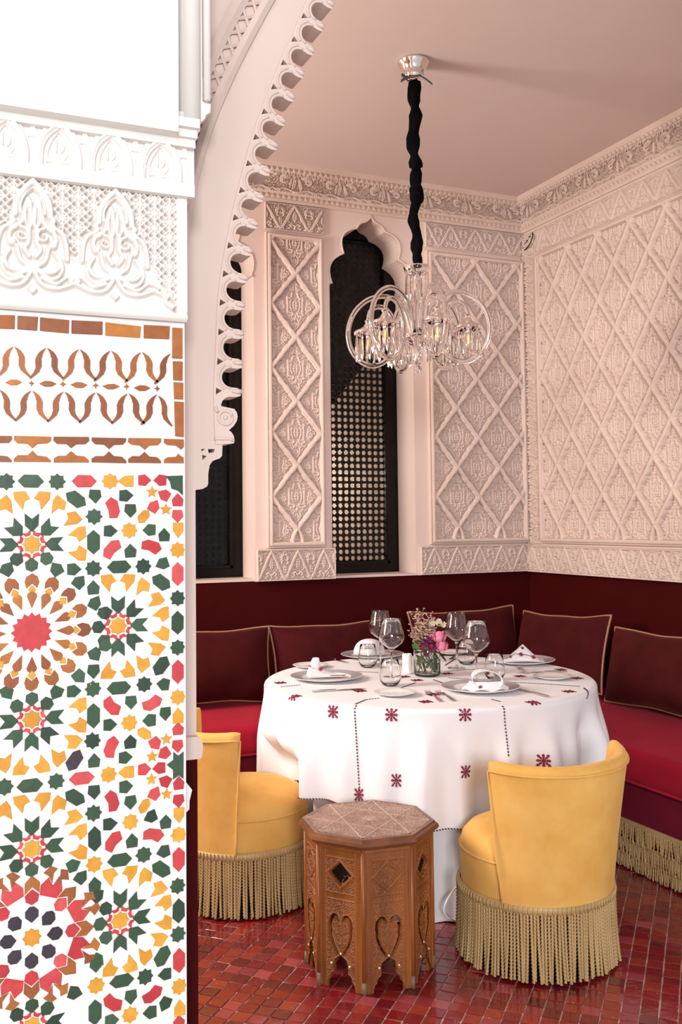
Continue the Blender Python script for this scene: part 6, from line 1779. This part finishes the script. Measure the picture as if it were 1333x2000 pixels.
# bulges of the gathered velvet as seen from the top down: (fraction, half width)
bul = [(0, .026), (.04, .030), (.10, .028), (.14, .017), (.19, .030), (.23, .026), (.27, .022), (.31, .031), (.36, .029), (.395, .016), (.43, .030), (.455, .030), (.465, .018), (.50, .026), (.55, .026), (.565, .022), (.575, .030), (.60, .030), (.63, .031), (.645, .028), (.655, .021), (.71, .019), (.75, .026), (.785, .020), (.82, .020), (.845, .022), (.87, .028), (.90, .026), (.925, .018), (.95, .022), (1, .018)]
R_ = [float(np.interp(i/n, [b[0] for b in bul], [b[1] for b in bul])) for i in range(n+1)]
m = MB(); m.tube(pts, R_, 18, lobes=3, lamp=0.10, twist=0.35); part('velvet_sleeve', m, M['black_velvet'], ch, True, label='black gathered velvet sleeve over the chain')
# ribbon bow at the top
zr = zz(157)
def ribbon(mb, P, w):
    P = [np.array(p, float) for p in catmull(P, 5)]; vs = []; fs = []
    for i, p in enumerate(P): vs += [tuple(p+np.array([0, 0, -w])), tuple(p+np.array([0, 0, w])), tuple(p+VW*0.002+np.array([0, 0, w])), tuple(p+VW*0.002+np.array([0, 0, -w]))]
    for i in range(len(P)-1):
        for q in range(4): fs.append((i*4+q, i*4+(q+1) % 4, i*4+4+(q+1) % 4, i*4+4+q))
    mb.add(vs, fs)
m = MB(); ribbon(m, [lc(-0.028, -0.02, zr), lc(-0.05, -0.03, zr+0.012), lc(-0.056, -0.035, zr+0.006), lc(-0.04, -0.035, zr+0.0), lc(0.0, -0.036, zr+0.002), lc(0.03, -0.03, zr+0.006)], 0.0055)
ribbon(m, [lc(-0.02, -0.036, zr), lc(-0.045, -0.045, zr-0.014), lc(-0.060, -0.05, zr-0.026)], 0.0065); ribbon(m, [lc(0.02, -0.036, zr+0.004), lc(0.05, -0.045, zr-0.018), lc(0.078, -0.05, zr-0.044)], 0.0065); part('ribbon_bow', m, M['ribbon'], ch, True, label='grey ribbon bow')
m = MB(); m.lathe([(0.027, -0.006+zr), (0.031, zr), (0.027, zr+0.006)], 20); part('ribbon_band', m, M['ribbon'], ch, True)
G = M['crystal']
def prism_drop(mb, p, ln, r):
    """faceted hanging prism with a bead above"""
    x, y, z = p
    mb.lathe([(0, z), (r*0.7, z-r*0.9), (0, z-r*1.8)], 6, (x, y, 0))
    mb.lathe([(0, z-r*1.8), (r*0.55, z-r*2.3), (r*0.85, z-ln*0.45), (r, z-ln*0.80), (r*0.5, z-ln*0.95), (0, z-ln)], 6, (x, y, 0))
def ring(parent, name, zc, rad, ln, r, nn, ph=0.0):
    for k in range(nn):
        a = 2*PI*k/nn+ph; mb = MB(); prism_drop(mb, (0, 0, 0), ln, r); o = part(name, mb, G, parent, False); o.location = (rad*math.cos(a), rad*math.sin(a), zc)
# top collar with ribbed rim
z1 = zz(527)
m = MB(); m.lathe([(0.018, z1-0.004), (0.050, z1+0.004), (0.056, z1+0.014), (0.058, z1+0.014), (0.054, z1-0.004), (0.040, z1-0.018), (0.024, z1-0.026), (0.014, z1-0.040), (0.012, z1-0.036)], 48, flute=24, famp=0.03); part('top_collar', m, G, ch, True)
pm = None
def shared(name, parent, mesh, loc): o = link(name, mesh, parent); o.location = loc; return o
mb = MB(); prism_drop(mb, (0, 0, 0), 0.135, 0.0072); longp = mesh_np('prism', mb.v, mb.f, G, False)
mb = MB(); prism_drop(mb, (0, 0, 0), 0.100, 0.0070); midp = mesh_np('prism', mb.v, mb.f, G, False)
for k in range(12):
    a = 2*PI*k/12; shared('prism', ch, longp, (0.046*math.cos(a), 0.046*math.sin(a), z1-0.010))
# stem
z2 = zz(664)
m = MB(); m.lathe([(0, z1-0.03), (0.016, z1-0.04), (0.013, z1-0.10), (0.018, z1-0.14), (0.014, z2+0.10), (0.020, z2+0.03), (0.030, z2+0.01), (0, z2+0.01)], 24, flute=8, famp=0.06); part('stem', m, G, ch, True)
m = MB(); m.lathe([(0.0, z2-0.002), (0.030, z2+0.002), (0.058, z2+0.010), (0.064, z2+0.020), (0.067, z2+0.020), (0.062, z2+0.004), (0.046, z2-0.016), (0.026, z2-0.032), (0.018, z2-0.052), (0.024, z2-0.062), (0.016, z2-0.074), (0.022, z2-0.088), (0.012, z2-0.104), (0.006, z2-0.112), (0, z2-0.113)], 48, flute=24, famp=0.025); part('bottom_bowl', m, G, ch, True)
for k in range(12):
    a = 2*PI*(k+0.5)/12; shared('prism', ch, midp, (0.058*math.cos(a), 0.058*math.sin(a), z2+0.006))
m = MB(); m.uvsphere((0, 0, z2-0.128), 0.0165, 0.0165, 0.0165, 20, 12); part('ball_finial', m, G, ch, True)
# six curled arms, each holding a hanging lamp
zc = zz(641)
prof = [(0.022, -0.050), (0.030, 0.00), (0.050, 0.07), (0.095, 0.128), (0.160, 0.150), (0.230, 0.132), (0.285, 0.078), (0.310, 0.0), (0.298, -0.078), (0.255, -0.135), (0.200, -0.157), (0.145, -0.138), (0.108, -0.085), (0.098, -0.02), (0.108, 0.045), (0.138, 0.090), (0.176, 0.104), (0.206, 0.090), (0.218, 0.060), (0.220, 0.046)]
arm_pts = [(p[0], 0.0, p[1]) for p in catmull([(a, b, 0) for a, b in prof], 5)]
m = MB(); m.tube(arm_pts, [0.0112]*(len(arm_pts)-14)+[0.0112-0.0042*i/13 for i in range(14)], 12, lobes=6, lamp=0.07, twist=0.06); arm_me = mesh_np('arm', m.v, m.f, G, True)
m = MB(); m.lathe([(0, 0.052), (0.010, 0.050), (0.016, 0.044), (0.010, 0.037), (0.013, 0.032), (0.019, 0.022), (0.036, 0.008), (0.055, 0.002), (0.060, -0.004), (0.060, -0.016), (0.053, -0.016), (0.028, -0.002), (0.012, 0.010), (0, 0.012)], 40, flute=20, famp=0.03); cap_me = mesh_np('lamp_cap', m.v, m.f, G, True)
m = MB(); m.lathe([(0, 0.008), (0.0105, 0.006), (0.0105, -0.030), (0.0085, -0.034), (0, -0.034)], 16); sock_me = mesh_np('lamp_socket', m.v, m.f, M['chrome'], True)
gm, gnt, gb = new_mat('filament'); gb.inputs['Base Color'].default_value = (0.9, 0.62, 0.2, 1); gb.inputs['Emission Color'].default_value = (1.0, 0.66, 0.20, 1); gb.inputs['Emission Strength'].default_value = 0.9
m = MB(); m.lathe([(0, -0.036), (0.0050, -0.038), (0.0062, -0.060), (0.0050, -0.078), (0, -0.080)], 10); fil_me = mesh_np('filament', m.v, m.f, gm, True)
m = MB(); m.lathe([(0.0095, -0.034), (0.0105, -0.046), (0.0125, -0.068), (0.0110, -0.088), (0.0055, -0.102), (0, -0.106)], 16); bulb_me = mesh_np('bulb', m.v, m.f, M['glass'], True)
m = MB(); prism_drop(m, (0, 0, 0), 0.128, 0.0072); lp_me = mesh_np('prism', m.v, m.f, G, False)
VA = math.atan2(-CYY, -CX)        # direction from the axis towards the viewer
for k in range(6):
    a = VA-math.radians(90)-math.radians(8)+math.radians(60*k)
    ca, sa = math.cos(a), math.sin(a)
    o = link('arm', arm_me, ch); o.location = (0, 0, zc); o.rotation_euler = (0, 0, a)
    e = bpy.data.objects.new('lamp', None); COL.objects.link(e); e.parent = ch; e.location = (0.220*ca, 0.220*sa, zc-0.002)
    link('lamp_cap', cap_me, e); link('lamp_socket', sock_me, e); link('filament', fil_me, e); link('bulb', bulb_me, e)
    for j in range(10):
        b = 2*PI*j/10; q = link('prism', lp_me, e); q.location = (0.053*math.cos(b), 0.053*math.sin(b), -0.010)
# small loose cable in the upper corner
pc = [on_x(1024, 490, XR-0.012), on_x(1030, 484, XR-0.03), on_x(1037, 474, XR-0.04), on_x(1041, 462, XR-0.03), on_x(1041, 455, XR-0.02), on_x(1039, 456, XR-0.012), on_x(1033, 466, XR-0.014), on_x(1026, 478, XR-0.012)]
m = MB(); m.tube(catmull(pc, 5), 0.0035, 6); o = part('cable', m, M['black_velvet'], None, True); tag(o, 'short loop of black cable in the upper room corner', 'cable')
